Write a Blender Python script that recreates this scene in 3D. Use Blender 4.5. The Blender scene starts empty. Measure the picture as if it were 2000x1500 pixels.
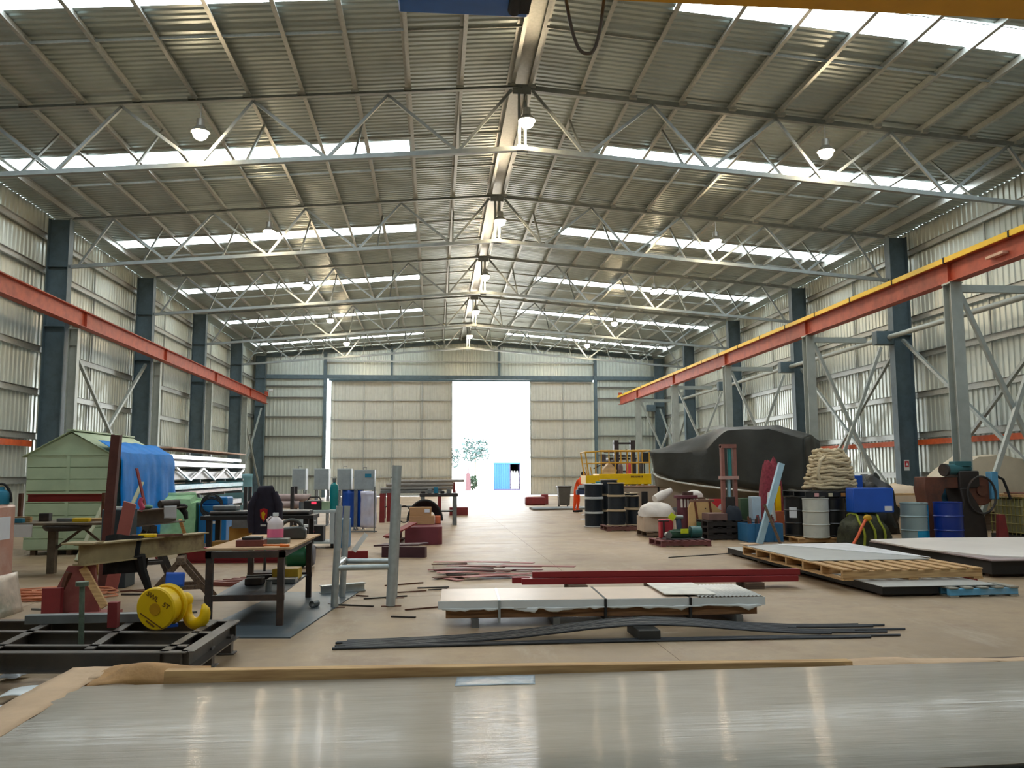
import bpy, bmesh, math, random
from math import sin, cos, pi, radians
from mathutils import Vector, Matrix, Euler
random.seed(7)
scene = bpy.context.scene
COL = scene.collection
V = Vector

# ------------------------------------------------------------------ camera model
FOC, PITCH, YAW, ROLL, EYE = 1650.0, .105, .092, -.005, V((0, 0, 1.6))
_fw = V((sin(YAW)*cos(PITCH), cos(YAW)*cos(PITCH), sin(PITCH)))
_rt = V((cos(YAW), -sin(YAW), 0))
_up = _rt.cross(_fw)
_r2 = _rt*cos(ROLL) + _up*sin(ROLL)
_u2 = -_rt*sin(ROLL) + _up*cos(ROLL)
def ray(u, v): return _fw + _r2*((u-1000)/FOC) - _u2*((v-750)/FOC)
def F(u, v, z=0.0):
    r = ray(u, v); return EYE + r*((z-EYE.z)/r.z)
def A(u, v, Y):
    r = ray(u, v); return EYE + r*(Y/r.y)

# ------------------------------------------------------------------ mesh builder
class MB:
    def __init__(s): s.v = []; s.f = []
    def add(s, vs, fs):
        n = len(s.v); s.v += [tuple(p) for p in vs]; s.f += [[i+n for i in f] for f in fs]; return s
    def box(s, x0, y0, z0, x1, y1, z1, M=None):
        vs = [V((x, y, z)) for z in (z0, z1) for y in (y0, y1) for x in (x0, x1)]
        if M is not None: vs = [M @ p for p in vs]
        return s.add(vs, [[0,2,3,1],[4,5,7,6],[0,1,5,4],[2,6,7,3],[0,4,6,2],[1,3,7,5]])
    def cbox(s, c, d, M=None):
        return s.box(c[0]-d[0]/2, c[1]-d[1]/2, c[2]-d[2]/2, c[0]+d[0]/2, c[1]+d[1]/2, c[2]+d[2]/2, M)
    def _fr(s, p, q, up):
        d = (V(q)-V(p)).normalized(); u = V(up)
        if abs(d.dot(u)) > .98: u = V((1, 0, 0)) if abs(d.x) < .9 else V((0, 1, 0))
        sd = d.cross(u).normalized(); return sd, sd.cross(d).normalized()
    def prof(s, poly, p, q, up=(0,0,1)):
        a, b = s._fr(p, q, up); n = len(poly)
        vs = [V(p)+a*x+b*y for x, y in poly] + [V(q)+a*x+b*y for x, y in poly]
        fs = [[i, (i+1) % n, n+(i+1) % n, n+i] for i in range(n)]
        return s.add(vs, fs + [list(range(n))[::-1], list(range(n, 2*n))])
    def bar(s, p, q, w, h, up=(0,0,1)):
        return s.prof([(-w/2,-h/2),(w/2,-h/2),(w/2,h/2),(-w/2,h/2)], p, q, up)
    def ibeam(s, p, q, w, h, t=.015, up=(0,0,1)):
        a, b, c = w/2, h/2, t/2
        return s.prof([(-a,-b),(a,-b),(a,-b+t),(c,-b+t),(c,b-t),(a,b-t),(a,b),(-a,b),(-a,b-t),(-c,b-t),(-c,-b+t),(-a,-b+t)], p, q, up)
    def chan(s, p, q, w, h, t=.012, up=(0,0,1)):
        a, b = w/2, h/2
        return s.prof([(-a,-b),(a,-b),(a,-b+t),(-a+t,-b+t),(-a+t,b-t),(a,b-t),(a,b),(-a,b)], p, q, up)
    def ang(s, p, q, w, h, t=.008, up=(0,0,1)):
        return s.prof([(0,0),(w,0),(w,t),(t,t),(t,h),(0,h)], p, q, up)
    def cyl(s, p, q, r0, r1=None, n=14, cap=True):
        r1 = r0 if r1 is None else r1; a, b = s._fr(p, q, (0,0,1))
        vs = []
        for c, r in ((V(p), r0), (V(q), r1)):
            vs += [c+a*(r*cos(2*pi*i/n))+b*(r*sin(2*pi*i/n)) for i in range(n)]
        fs = [[i, (i+1) % n, n+(i+1) % n, n+i] for i in range(n)]
        if cap: fs += [list(range(n))[::-1], list(range(n, 2*n))]
        return s.add(vs, fs)
    def pipe(s, p, q, r, ri, n=16):
        a, b = s._fr(p, q, (0,0,1)); vs = []
        for c, rr in ((V(p), r), (V(q), r), (V(q), ri), (V(p), ri)):
            vs += [c+a*(rr*cos(2*pi*i/n))+b*(rr*sin(2*pi*i/n)) for i in range(n)]
        return s.add(vs, [[k*n+i, k*n+(i+1) % n, (k+1) % 4*n+(i+1) % n, (k+1) % 4*n+i] for k in range(4) for i in range(n)])
    def tube(s, pts, r, n=8, closed=False):
        pts = [V(p) for p in pts]; m = len(pts); rs = r if isinstance(r, (list, tuple)) else [r]*m
        vs = []; pa = None
        for k, p in enumerate(pts):
            a0 = pts[k-1] if (k > 0 or closed) else p; b0 = pts[(k+1) % m] if (k < m-1 or closed) else p
            d = (b0-a0).normalized()
            if pa is None:
                u = V((0,0,1)) if abs(d.z) < .9 else V((1,0,0)); pa = d.cross(u).normalized()
            else:
                pa = pa - d*pa.dot(d); pa = pa.normalized() if pa.length > 1e-6 else d.orthogonal().normalized()
            pb = d.cross(pa)
            vs += [p+pa*(rs[k]*cos(2*pi*i/n))+pb*(rs[k]*sin(2*pi*i/n)) for i in range(n)]
        fs = []
        for k in range(m if closed else m-1):
            j = (k+1) % m
            fs += [[k*n+i, k*n+(i+1) % n, j*n+(i+1) % n, j*n+i] for i in range(n)]
        if not closed: fs += [list(range(n))[::-1], list(range((m-1)*n, m*n))]
        return s.add(vs, fs)
    def lathe(s, prof, n=24, M=None):
        vs = []; m = len(prof)
        for r, z in prof: vs += [V((r*cos(2*pi*i/n), r*sin(2*pi*i/n), z)) for i in range(n)]
        if M is not None: vs = [M @ p for p in vs]
        fs = [[k*n+i, k*n+(i+1) % n, (k+1)*n+(i+1) % n, (k+1)*n+i] for k in range(m-1) for i in range(n)]
        return s.add(vs, fs + [list(range(n))[::-1], list(range((m-1)*n, m*n))])
    def prism(s, poly, z0, z1, M=None):
        n = len(poly); vs = [V((x, y, z0)) for x, y in poly] + [V((x, y, z1)) for x, y in poly]
        if M is not None: vs = [M @ p for p in vs]
        return s.add(vs, [[i, (i+1) % n, n+(i+1) % n, n+i] for i in range(n)] + [list(range(n))[::-1], list(range(n, 2*n))])
    def grid(s, nx, ny, fn, closed=False):
        vs = [fn(i/nx, j/ny) for j in range(ny+1) for i in range(nx+1)]
        return s.add(vs, [[j*(nx+1)+i, j*(nx+1)+i+1, (j+1)*(nx+1)+i+1, (j+1)*(nx+1)+i] for j in range(ny) for i in range(nx)])
    def ball(s, c, r, n=14, sq=(1,1,1), fn=None):
        m = n//2; vs = []
        for k in range(m+1):
            t = pi*k/m
            for i in range(n):
                d = V((sin(t)*cos(2*pi*i/n), sin(t)*sin(2*pi*i/n), cos(t)))
                k2 = fn(d) if fn else 1
                vs.append(V(c)+V((d.x*r*sq[0], d.y*r*sq[1], d.z*r*sq[2]))*k2)
        return s.add(vs, [[k*n+i, (k+1)*n+i, (k+1)*n+(i+1) % n, k*n+(i+1) % n] for k in range(m) for i in range(n)])
    def build(s, name, mat, parent=None, bev=0, solid=0, flat=False, sub=0, ang=.6):
        me = bpy.data.meshes.new(name); me.from_pydata(s.v, [], s.f)
        bm = bmesh.new(); bm.from_mesh(me)
        if not solid: bmesh.ops.remove_doubles(bm, verts=bm.verts, dist=1e-5)
        bmesh.ops.recalc_face_normals(bm, faces=bm.faces); bm.to_mesh(me); bm.free()
        if not flat:
            for p in me.polygons: p.use_smooth = True
            me.set_sharp_from_angle(angle=ang)
        o = bpy.data.objects.new(name, me); COL.objects.link(o)
        for m in (mat if isinstance(mat, (list, tuple)) else [mat]): me.materials.append(m)
        if parent is not None: o.parent = parent
        if sub:
            d = o.modifiers.new('s', 'SUBSURF'); d.levels = d.render_levels = sub
        if solid:
            d = o.modifiers.new('t', 'SOLIDIFY'); d.thickness = solid; d.offset = 0
        if bev:
            d = o.modifiers.new('b', 'BEVEL'); d.width = bev; d.segments = 2; d.limit_method = 'ANGLE'; d.angle_limit = .6
        return o

def tag(o, label=None, cat=None, group=None, kind=None):
    if label: o['label'] = label
    if cat: o['category'] = cat
    if group: o['group'] = group
    if kind: o['kind'] = kind
    return o
def empty(name, loc=(0,0,0), rz=0, label=None, cat=None, group=None, kind=None):
    o = bpy.data.objects.new(name, None); COL.objects.link(o); o.empty_display_size = .1
    o.location = loc; o.rotation_euler = (0, 0, rz)
    return tag(o, label, cat, group, kind)
def copy_tree(o, parent=None):
    c = o.copy(); COL.objects.link(c)
    if parent is not None: c.parent = parent
    for ch in [x for x in COL.objects if x.parent == o]: copy_tree(ch, c)
    return c

# ------------------------------------------------------------------ materials
def lin(c):
    c = c/255.0
    return c/12.92 if c <= .04045 else ((c+.055)/1.055)**2.4
def rgb(*a): return (lin(a[0]), lin(a[1]), lin(a[2]), 1)
MATS = {}
def mat(name, col, rough=.6, metal=0, var=.12, sc=6, bump=0, bsc=60, dirt=None, da=.5, dsc=2.5, stretch=None, spec=.5, alpha=1, trans=0, coat=0):
    """noise-mottled surface; dirt = second colour that stains in blotches"""
    if name in MATS: return MATS[name]
    m = bpy.data.materials.new(name); m.use_nodes = True; nt = m.node_tree; N = nt.nodes; L = nt.links
    b = N['Principled BSDF']; b.inputs['Roughness'].default_value = rough; b.inputs['Metallic'].default_value = metal
    b.inputs['Specular IOR Level'].default_value = spec; b.inputs['Alpha'].default_value = alpha
    b.inputs['Transmission Weight'].default_value = trans; b.inputs['Coat Weight'].default_value = coat
    tc = N.new('ShaderNodeTexCoord'); mp = N.new('ShaderNodeMapping'); L.new(tc.outputs['Object'], mp.inputs['Vector'])
    if stretch: mp.inputs['Scale'].default_value = stretch
    no = N.new('ShaderNodeTexNoise'); no.inputs['Scale'].default_value = sc; no.inputs['Detail'].default_value = 5
    L.new(mp.outputs['Vector'], no.inputs['Vector'])
    r = N.new('ShaderNodeValToRGB'); c = rgb(*col)
    r.color_ramp.elements[0].position = .3; r.color_ramp.elements[1].position = .7
    r.color_ramp.elements[0].color = tuple(x*(1-var) for x in c[:3])+(1,)
    r.color_ramp.elements[1].color = tuple(min(1, x*(1+var)) for x in c[:3])+(1,)
    L.new(no.outputs['Fac'], r.inputs['Fac']); out = r.outputs['Color']
    if dirt:
        n2 = N.new('ShaderNodeTexNoise'); n2.inputs['Scale'].default_value = dsc; n2.inputs['Detail'].default_value = 6; n2.inputs['Roughness'].default_value = .65
        L.new(mp.outputs['Vector'], n2.inputs['Vector'])
        r2 = N.new('ShaderNodeValToRGB'); r2.color_ramp.elements[0].position = .48; r2.color_ramp.elements[1].position = .72
        r2.color_ramp.elements[1].color = (da, da, da, 1)
        L.new(n2.outputs['Fac'], r2.inputs['Fac'])
        mx = N.new('ShaderNodeMix'); mx.data_type = 'RGBA'; L.new(r2.outputs['Color'], mx.inputs[0]); L.new(out, mx.inputs[6])
        mx.inputs[7].default_value = rgb(*dirt); out = mx.outputs[2]
    L.new(out, b.inputs['Base Color'])
    if bump:
        n3 = N.new('ShaderNodeTexNoise'); n3.inputs['Scale'].default_value = bsc; n3.inputs['Detail'].default_value = 3
        L.new(mp.outputs['Vector'], n3.inputs['Vector'])
        bp = N.new('ShaderNodeBump'); bp.inputs['Strength'].default_value = bump; bp.inputs['Distance'].default_value = .02
        L.new(n3.outputs['Fac'], bp.inputs['Height']); L.new(bp.outputs['Normal'], b.inputs['Normal'])
    MATS[name] = m; return m
def wood(name, col, dark, sc=3, axis=0):
    if name in MATS: return MATS[name]
    m = bpy.data.materials.new(name); m.use_nodes = True; nt = m.node_tree; N = nt.nodes; L = nt.links
    b = N['Principled BSDF']; b.inputs['Roughness'].default_value = .75
    tc = N.new('ShaderNodeTexCoord'); mp = N.new('ShaderNodeMapping'); L.new(tc.outputs['Object'], mp.inputs['Vector'])
    s = [14, 14, 14]; s[axis] = .9; mp.inputs['Scale'].default_value = s
    no = N.new('ShaderNodeTexNoise'); no.inputs['Scale'].default_value = sc; no.inputs['Detail'].default_value = 6
    L.new(mp.outputs['Vector'], no.inputs['Vector'])
    r = N.new('ShaderNodeValToRGB'); r.color_ramp.elements[0].position = .3; r.color_ramp.elements[1].position = .68
    r.color_ramp.elements[0].color = rgb(*dark); r.color_ramp.elements[1].color = rgb(*col)
    L.new(no.outputs['Fac'], r.inputs['Fac']); L.new(r.outputs['Color'], b.inputs['Base Color'])
    bp = N.new('ShaderNodeBump'); bp.inputs['Strength'].default_value = .2; bp.inputs['Distance'].default_value = .005
    L.new(no.outputs['Fac'], bp.inputs['Height']); L.new(bp.outputs['Normal'], b.inputs['Normal'])
    MATS[name] = m; return m
def glow(name, col, st):
    if name in MATS: return MATS[name]
    m = bpy.data.materials.new(name); m.use_nodes = True; nt = m.node_tree
    nt.nodes.remove(nt.nodes['Principled BSDF']); e = nt.nodes.new('ShaderNodeEmission')
    e.inputs['Color'].default_value = (*col, 1); e.inputs['Strength'].default_value = st
    nt.links.new(e.outputs[0], nt.nodes['Material Output'].inputs['Surface']); MATS[name] = m; return m

galv = mat('galvanised', (176,180,176), .42, .55, .10, 14)
galv_pipe = mat('galvanised_pipe', (178,186,188), .36, .5, .10, 14)
roofm = mat('roof_sheet', (176,190,188), .38, .35, .05, 3)
wallm = mat('wall_sheet', (208,216,208), .32, .35, .04, 3)
doorm = mat('door_sheet', (206,206,196), .5, .1, .05, 3)
steelblue = mat('blue_grey_paint', (92,112,122), .5, 0, .10, 3, dirt=(60,72,76), da=.5)
redoxide = mat('red_oxide', (178,82,58), .55, 0, .16, 3, dirt=(120,48,38), da=.6)
maroon = mat('maroon_primer', (128,40,42), .55, 0, .15, 4, dirt=(92,40,42), da=.6)
pinkprimer = mat('pale_red_primer', (172,104,100), .6, 0, .14, 5, dirt=(130,84,80), da=.6)
yellow = mat('safety_yellow', (238,196,8), .42, 0, .05, 4)
cranemustard = mat('crane_yellow', (214,158,10), .45, 0, .06, 3)
blackpaint = mat('black_paint', (26,26,28), .5, 0, .25, 8)
rubber = mat('black_rubber', (20,20,22), .7, 0, .2, 8)
blackplastic = mat('black_sheeting', (16,18,18), .38, 0, .25, 6, bump=.15, bsc=14)
darksteel = mat('dark_steel', (62,60,60), .5, .5, .25, 9, dirt=(88,66,52), da=.6)
rust = mat('rusty_steel', (104,66,50), .75, .2, .25, 9, dirt=(70,46,40), da=.7, dsc=5)
brownrust = mat('brown_machine_paint', (104,62,46), .6, .05, .22, 5, dirt=(54,44,44), da=.8, dsc=3)
greysteel = mat('mill_steel', (122,126,128), .4, .6, .15, 7)
crane_blue = mat('crane_blue', (0,104,200), .45, 0, .08, 3)
bluepaint = mat('royal_blue_paint', (22,84,190), .45, 0, .07, 3)
tealpaint = mat('teal_blue_paint', (30,120,150), .5, 0, .12, 4)
greyenam = mat('light_grey_enamel', (176,186,188), .45, 0, .05, 3)
white = mat('white_enamel', (226,230,230), .45, 0, .05, 4)
timber = wood('pallet_pine', (214,176,124), (168,128,84))
timber_y = wood('pallet_pine_lengthwise', (214,176,124), (168,128,84), axis=1)
darktimber = wood('weathered_timber', (120,98,78), (74,60,50))
darktimber_y = wood('weathered_timber_lengthwise', (120,98,78), (74,60,50), axis=1)
ply = wood('plywood', (206,172,132), (176,140,104), 1.2)
card = mat('cardboard', (186,146,104), .8, 0, .08, 5, stretch=(1,1,6))
paperm = mat('brown_paper', (200,170,138), .8, 0, .1, 4, bump=.3, bsc=18)
EXPOSURE = -0.14
# ------------------------------------------------------------------ building
XR, HW, SL, YE, Y0, ZR = 2.08, 13.74, .0827, 59.74, -6.0, 10.956
XL, XRR = -12.52, 16.68
def T(i): return 19.54 + 8.157*(i-1)
def zc(x): return ZR - SL*abs(x-XR)
concrete = bpy.data.materials.new('concrete_floor'); concrete.use_nodes = True
def make_concrete(m):
    nt = m.node_tree; N = nt.nodes; L = nt.links; b = N['Principled BSDF']
    tc = N.new('ShaderNodeTexCoord')
    def noise(sc, det=6, ro=.6, st=None):
        n = N.new('ShaderNodeTexNoise'); n.inputs['Scale'].default_value = sc; n.inputs['Detail'].default_value = det; n.inputs['Roughness'].default_value = ro
        if st:
            mp = N.new('ShaderNodeMapping'); mp.inputs['Scale'].default_value = st
            L.new(tc.outputs['Object'], mp.inputs['Vector']); L.new(mp.outputs['Vector'], n.inputs['Vector'])
        else: L.new(tc.outputs['Object'], n.inputs['Vector'])
        return n
    def ramp(n, a, ca, bb, cb):
        r = N.new('ShaderNodeValToRGB'); e = r.color_ramp.elements
        e[0].position = a; e[1].position = bb; e[0].color = ca; e[1].color = cb
        L.new(n.outputs['Fac'], r.inputs['Fac']); return r
    def mix(f, a, c, mode='MIX'):
        x = N.new('ShaderNodeMix'); x.data_type = 'RGBA'; x.blend_type = mode
        if isinstance(f, float): x.inputs[0].default_value = f
        else: L.new(f, x.inputs[0])
        L.new(a, x.inputs[6])
        if isinstance(c, tuple): x.inputs[7].default_value = c
        else: L.new(c, x.inputs[7])
        return x.outputs[2]
    base = ramp(noise(.5), .32, rgb(146,124,97), .68, rgb(172,149,119)).outputs['Color']
    fine = ramp(noise(5), .4, (0,0,0,1), .75, (.5,.5,.5,1)).outputs['Color']
    c = mix(fine, base, rgb(140,120,99))
    st = ramp(noise(.9, 8, .7), .52, (0,0,0,1), .70, (.75,.75,.75,1)).outputs['Color']
    c = mix(st, c, rgb(126,96,74))
    scr = ramp(noise(1.6, 8, .75, (1, .25, 1)), .56, (0,0,0,1), .74, (.6,.6,.6,1)).outputs['Color']
    c = mix(scr, c, rgb(186,172,154))
    L.new(c, b.inputs['Base Color'])
    rr = N.new('ShaderNodeMapRange'); rr.inputs[3].default_value = .38; rr.inputs[4].default_value = .62
    L.new(noise(1.3).outputs['Fac'], rr.inputs[0]); L.new(rr.outputs[0], b.inputs['Roughness'])
    bp = N.new('ShaderNodeBump'); bp.inputs['Strength'].default_value = .12; bp.inputs['Distance'].default_value = .01
    L.new(noise(30).outputs['Fac'], bp.inputs['Height']); L.new(bp.outputs['Normal'], b.inputs['Normal'])
make_concrete(concrete)
tag(MB().box(XL, Y0, -.2, XRR, YE+.6, 0).build('floor', concrete), kind='structure')
tag(MB().box(-60, YE+.6, -.2, 70, 190, -.01).build('yard_ground', mat('yard_gravel', (206,196,184), .8, 0, .1, 1)), kind='structure')
# saw-cut joint lines in the slab
j = MB()
for i in range(-1, 6): j.box(XL+.2, T(i)-.003, .0, XRR-.2, T(i)+.003, .001)
for x in (-5.0, 2.1, 9.2): j.box(x-.003, Y0, 0, x+.003, YE, .001)
tag(j.build('trim_1', mat('joint_filler', (118,100,84), .8)), kind='structure')

def corr(lo, hi, per, top, dep):
    """trapezoid sheet outline: list of (along, offset)"""
    out = []; n = int(round((hi-lo)/per)); p = (hi-lo)/n
    for k in range(n):
        a = lo+k*p
        out += [(a, 0), (a+p-top-.06, 0), (a+p-top-.03, dep), (a+p-.03, dep)]
    out.append((hi, 0)); return out
# skylight strips across each bay
SKY = [(T(i)+3.78, T(i)+4.62) for i in range(-2, 6)]
# roof: ribs run down the slope, so the outline is taken along y
rf = MB()
for sg in (-1, 1):
    cur = Y0; segs = []
    for a, b in SKY:
        segs.append((cur, a, HW+.9)); segs.append((a, b, 2.75)); segs.append((a, b, -13.85)); cur = b
    segs.append((cur, YE+.6, HW+.9))
    for a, b, far in segs:
        pr = corr(a, b, .2, .035, .03)
        vs = []; o0 = 0
        if far < 0: o0, far = -far, HW+.9
        for y, d in pr: vs.append((XR+sg*o0, y, ZR+.27+d-SL*o0))
        for y, d in pr: vs.append((XR+sg*far, y, ZR+.27+d-SL*far))
        n = len(pr); rf.add(vs, [[k, k+1, n+k+1, n+k] for k in range(n-1)])
tag(rf.build('ceiling', roofm, flat=True), kind='structure')
tag(MB().prof([(-.35,-.03),(0,0),(.35,-.03),(.35,-.02),(0,.012),(-.35,-.02)], (XR, Y0, ZR+.245), (XR, YE+.5, ZR+.245)).build('trim_2', galv), kind='structure')
skyglow = glow('roof_light_sheet', (.86, .96, 1.0), 15)
wn = 0
for i, (a, b) in enumerate(SKY):
    for sg in (-1, 1):
        wn += 1
        m = MB(); pr = corr(a-.03, b+.03, .2, .035, .03); n = len(pr)
        o0, o1 = 2.75, 13.87
        vs = [(XR+sg*o0, y, ZR+.285+d-SL*o0) for y, d in pr] + [(XR+sg*o1, y, ZR+.285+d-SL*o1) for y, d in pr]
        m.add(vs, [[k, k+1, n+k+1, n+k] for k in range(n-1)])
        tag(m.build('window_%d' % wn, skyglow, flat=True), 'translucent roof light strip', None, None, 'structure')
# purlins: Z sections on cleats
for sg in (-1, 1):
    for k in range(11):
        o = .25 + 1.25*k
        x = XR+sg*o; z = ZR+.06-SL*o
        m = MB()
        poly = [(-.08,0),(.006,0),(.006,.194),(.08,.194),(.08,.2),(-.0,.2),(-.0,.006),(-.074,.006),(-.074,.022),(-.08,.022)]
        m.prof([(px*sg, py) for px, py in poly], (x, Y0, z), (x, YE, z))
        for i in range(1, 6): m.box(x-.09, T(i)-.05, z-.07, x+.09, T(i)+.05, z)
        tag(m.build('purlin', galv), kind='structure')
# eave struts
for x, s in ((XR-HW+.02, -1), (XR+HW-.02, 1)):
    tag(MB().chan((x, Y0, ZR-SL*HW+.16), (x, YE, ZR-SL*HW+.16), .09, .22).build('eave_purlin', galv), kind='structure')
# bridging rows
for i in range(-1, 6):
    for dy in (3.15, 5.65):
        for sg in (-1, 1):
            y = T(i)+dy
            if y > YE: continue
            m = MB().bar((XR+sg*.25, y, ZR+.16-SL*.25), (XR+sg*12.75, y, ZR+.16-SL*12.75), .03, .06)
            tag(m.build('purlin_bridging', galv), kind='structure')
# trusses
chordm = mat('truss_paint', (150,158,158), .45, .35, .12, 5)
TOPN = [.25, 3.22, 6.35, 9.32, 12.45]; BOTN = [1.56, 4.64, 7.56, 10.74, 13.5]
for i in range(1, 6):
    y = T(i)
    t = empty('roof_truss', (XR, y, 0), 0, kind='structure')
    for sg in (-1, 1):
        MB().ang((0, .06, ZR-.06), (sg*(HW-.05), .06, ZR-.06-SL*(HW-.05)), -.12, .12, .014).build('top_chord', chordm, t)
        MB().bar((0, 0, ZR-1.586), (sg*(HW-.05), 0, ZR-1.586-SL*(HW-.05)), .12, .11).build('bottom_chord', chordm, t)
        for k in range(5):
            a, b = TOPN[k], BOTN[k]
            MB().bar((sg*a, .0, ZR-.1-SL*a), (sg*(b-.06), .0, ZR-1.53-SL*b), .07, .07, (0,1,0)).build('web_member', chordm, t)
            if k < 4:
                a = TOPN[k+1]
                MB().bar((sg*(b+.06), 0, ZR-1.53-SL*b), (sg*a, 0, ZR-.1-SL*a), .07, .07, (0,1,0)).build('web_member', chordm, t)
        for k in (1, 3, 5, 7, 9):
            o = .25+1.25*k
            MB().bar((sg*o, .06, ZR-1.55-SL*o), (sg*(o-.06), 1.75, ZR+.07-SL*o), .05, .05).build('fly_brace', chordm, t)
    for s in (-.07, .07): MB().bar((s, 0, ZR+.02), (s, 0, ZR-1.66), .06, .08, (0,1,0)).build('king_post', chordm, t)
    m = MB().box(-.22, -.02, ZR-.22, .22, .02, ZR+.03); m.box(-.13, -.03, ZR-1.72, .13, .03, ZR-1.5)
    m.build('gusset_plate', chordm, t)
# high bay lamps
lampglow = glow('lamp_bulb', (1.0, .76, .48), 260)
lampshell = mat('lamp_housing', (190,190,186), .35, .6, .05)
lamp0 = None
nth = ['nearest', 'second', 'third', 'fourth', 'fifth']
for i in range(1, 6):
    for dx, side in ((-7.45, 'left slope'), (.08, 'ridge'), (7.45, 'right slope')):
        z = 9.95 if dx > 0 and dx < 1 else 9.42
        z += .04*(i-1)
        loc = (XR+dx, T(i)-.32, z)
        lab = 'lit high bay lamp hanging under the %s of the %s roof truss' % (side, nth[i-1])
        if lamp0 is None:
            lamp0 = empty('high_bay_lamp', loc, 0, lab, 'lamp', 'high bay lamps under the roof')
            m = MB().lathe([(.05,.30),(.09,.29),(.10,.12),(.20,.02),(.21,-.02),(.19,-.02),(.09,.10),(.0,.11)], 20); m.build('lamp_shade', lampshell, lamp0)
            MB().ball((0,0,-.05), .17, 16, (1,1,.9)).build('bulb', lampglow, lamp0)
            MB().cyl((0,0,.28),(0,0,.62), .016).build('hanger_rod', lampshell, lamp0)
            MB().bar((0,0,.62),(0,.34,.62), .04,.04).build('bracket', lampshell, lamp0)
        else:
            o = copy_tree(lamp0); o.location = loc; o['label'] = lab
# side walls
GZ = [1.46, 2.82, 4.2, 5.55, 6.85, 8.1, 9.2]
for nm, x, sg in (('wall_left', XL, -1), ('wall_right', XRR, 1)):
    m = MB(); pr = corr(Y0, YE+.35, .25, .07, .03); n = len(pr)
    vs = [(x+sg*d, y, 0) for y, d in pr] + [(x+sg*d, y, ZR+.275-SL*14.6) for y, d in pr]
    m.add(vs, [[k, k+1, n+k+1, n+k] for k in range(n-1)])
    tag(m.build(nm, wallm, flat=True), kind='structure')
    for z in GZ:
        m = MB(); xi = x-sg*.11
        m.prof([(-.0,-.1),(.075,-.1),(.075,-.094),(.006,-.094),(.006,.094),(.075,.094),(.075,.1),(0,.1)] if sg < 0 else [(0,-.1),(0,.1),(-.075,.1),(-.075,.094),(-.006,.094),(-.006,-.094),(-.075,-.094),(-.075,-.1)], (xi+sg*.0, Y0, z), (xi, YE, z))
        tag(m.build('wall_girt', galv), kind='structure')
    for i in range(1, 6):
        y = T(i)+4.08
        tag(MB().bar((x-sg*.07, y, .2), (x-sg*.07, y, 9.3), .05, .05).build('girt_bridging', galv), kind='structure')
    # orange conduit strip fixed under the second girt
    c = mat('orange_trim', (206,92,40), .6, 0, .15, 6, dirt=(170,70,40), da=.6)
    tag(MB().box(x-sg*.21-.02, Y0+2, 2.48, x-sg*.21+.02, YE-3 if sg > 0 else 27.2, 2.66).build('trim_%d' % (3 if sg < 0 else 4), c), kind='structure')
# rear wall behind the viewpoint
tag(MB().box(XL-.1, Y0-.1, 0, XRR+.1, Y0, 11.6).build('wall_rear', wallm), kind='structure')
# columns
for i in list(range(0, 6))+[6]:
    y = T(i) if i < 6 else YE-.35
    for x, sg in ((XR-HW+.02, -1), (XR+HW-.02, 1)):
        if sg < 0 and i < 2: continue
        t = empty('building_column', (x+sg*.33, y, 0), 0, kind='structure')
        m = MB().ibeam((0,0,0), (0,0,zc(x)-.02), .66, .34, .02, (0,1,0))
        m = MB()
        a, b = .31, .17
        m.box(-a,-.012,0, a,.012,zc(x)-.05); m.box(-a-.02,-b,0,-a,b,zc(x)-.05); m.box(a,-b,0,a+.02,b,zc(x)-.05)
        m.build('shaft', steelblue, t)
        m = MB().box(-.32,-.18,0,.32,.18,.03); m.box(-.31,-.16,8.2,.31,.16,8.22); m.box(-.31,-.16,6.28,.31,.16,6.31); m.build('stiffener_plate', steelblue, t)
        if sg > 0:
            MB().box(-.95,-.17,5.95,-.33,.17,6.42).build('corbel', steelblue, t, bev=.02)
# crane posts
postm = mat('grey_post_paint', (172,180,176), .45, .25, .1, 4)
for i in range(0, 6):
    y = T(i)
    if i > 0:
        t = empty('crane_post', (12.8, y, 0), 0, 'grey steel post carrying the right runway beam, %s from the camera' % nth[i-1], 'post', 'posts under the right runway beam')
        m = MB(); m.box(-.012,-.15,0,.012,.15,6.22); m.box(-.15,-.16,0,.15,-.14,6.22); m.box(-.15,.14,0,.15,.16,6.22)
        m.build('shaft', postm, t)
        MB().box(-.2,-.2,0,.2,.2,.02).build('base_plate', postm, t)
        MB().box(-.17,-.17,6.2,.17,.17,6.24).build('cap_plate', postm, t)
        m = MB().bar((.2,.03,6.0), (2.65,.03,.25), .1,.1,(0,1,0)); m.build('brace', postm, t)
        m = MB().bar((2.55,-.08,5.85), (.25,-.08,.3), .1,.1,(0,1,0)); m.build('brace', postm, t)
        MB().bar((.1,0,6.1), (2.05,0,6.1), .14,.18).build('tie_beam', postm, t)
    if i > 1:
        t = empty('crane_post', (-11.4, y, 0), 0, 'short flanged post beside the %s column of the left wall' % nth[i-2], 'post', 'posts under the left runway beam')
        m = MB(); m.box(-.12,-.012,0,.12,.012,6.2); m.box(-.14,-.1,0,-.12,.1,6.2); m.box(.12,-.1,0,.14,.1,6.2)
        m.build('shaft', postm, t)
        MB().prism([(-.12,0),(.12,0),(.12,.5)], -.02, .02, Matrix.Translation((0,-.05,5.68)) @ Matrix.Rotation(pi/2, 4, 'X')).build('gusset_plate', postm, t)
        MB().box(-.15,-.12,6.2,.15,.12,6.24).build('cap_plate', postm, t)
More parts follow.
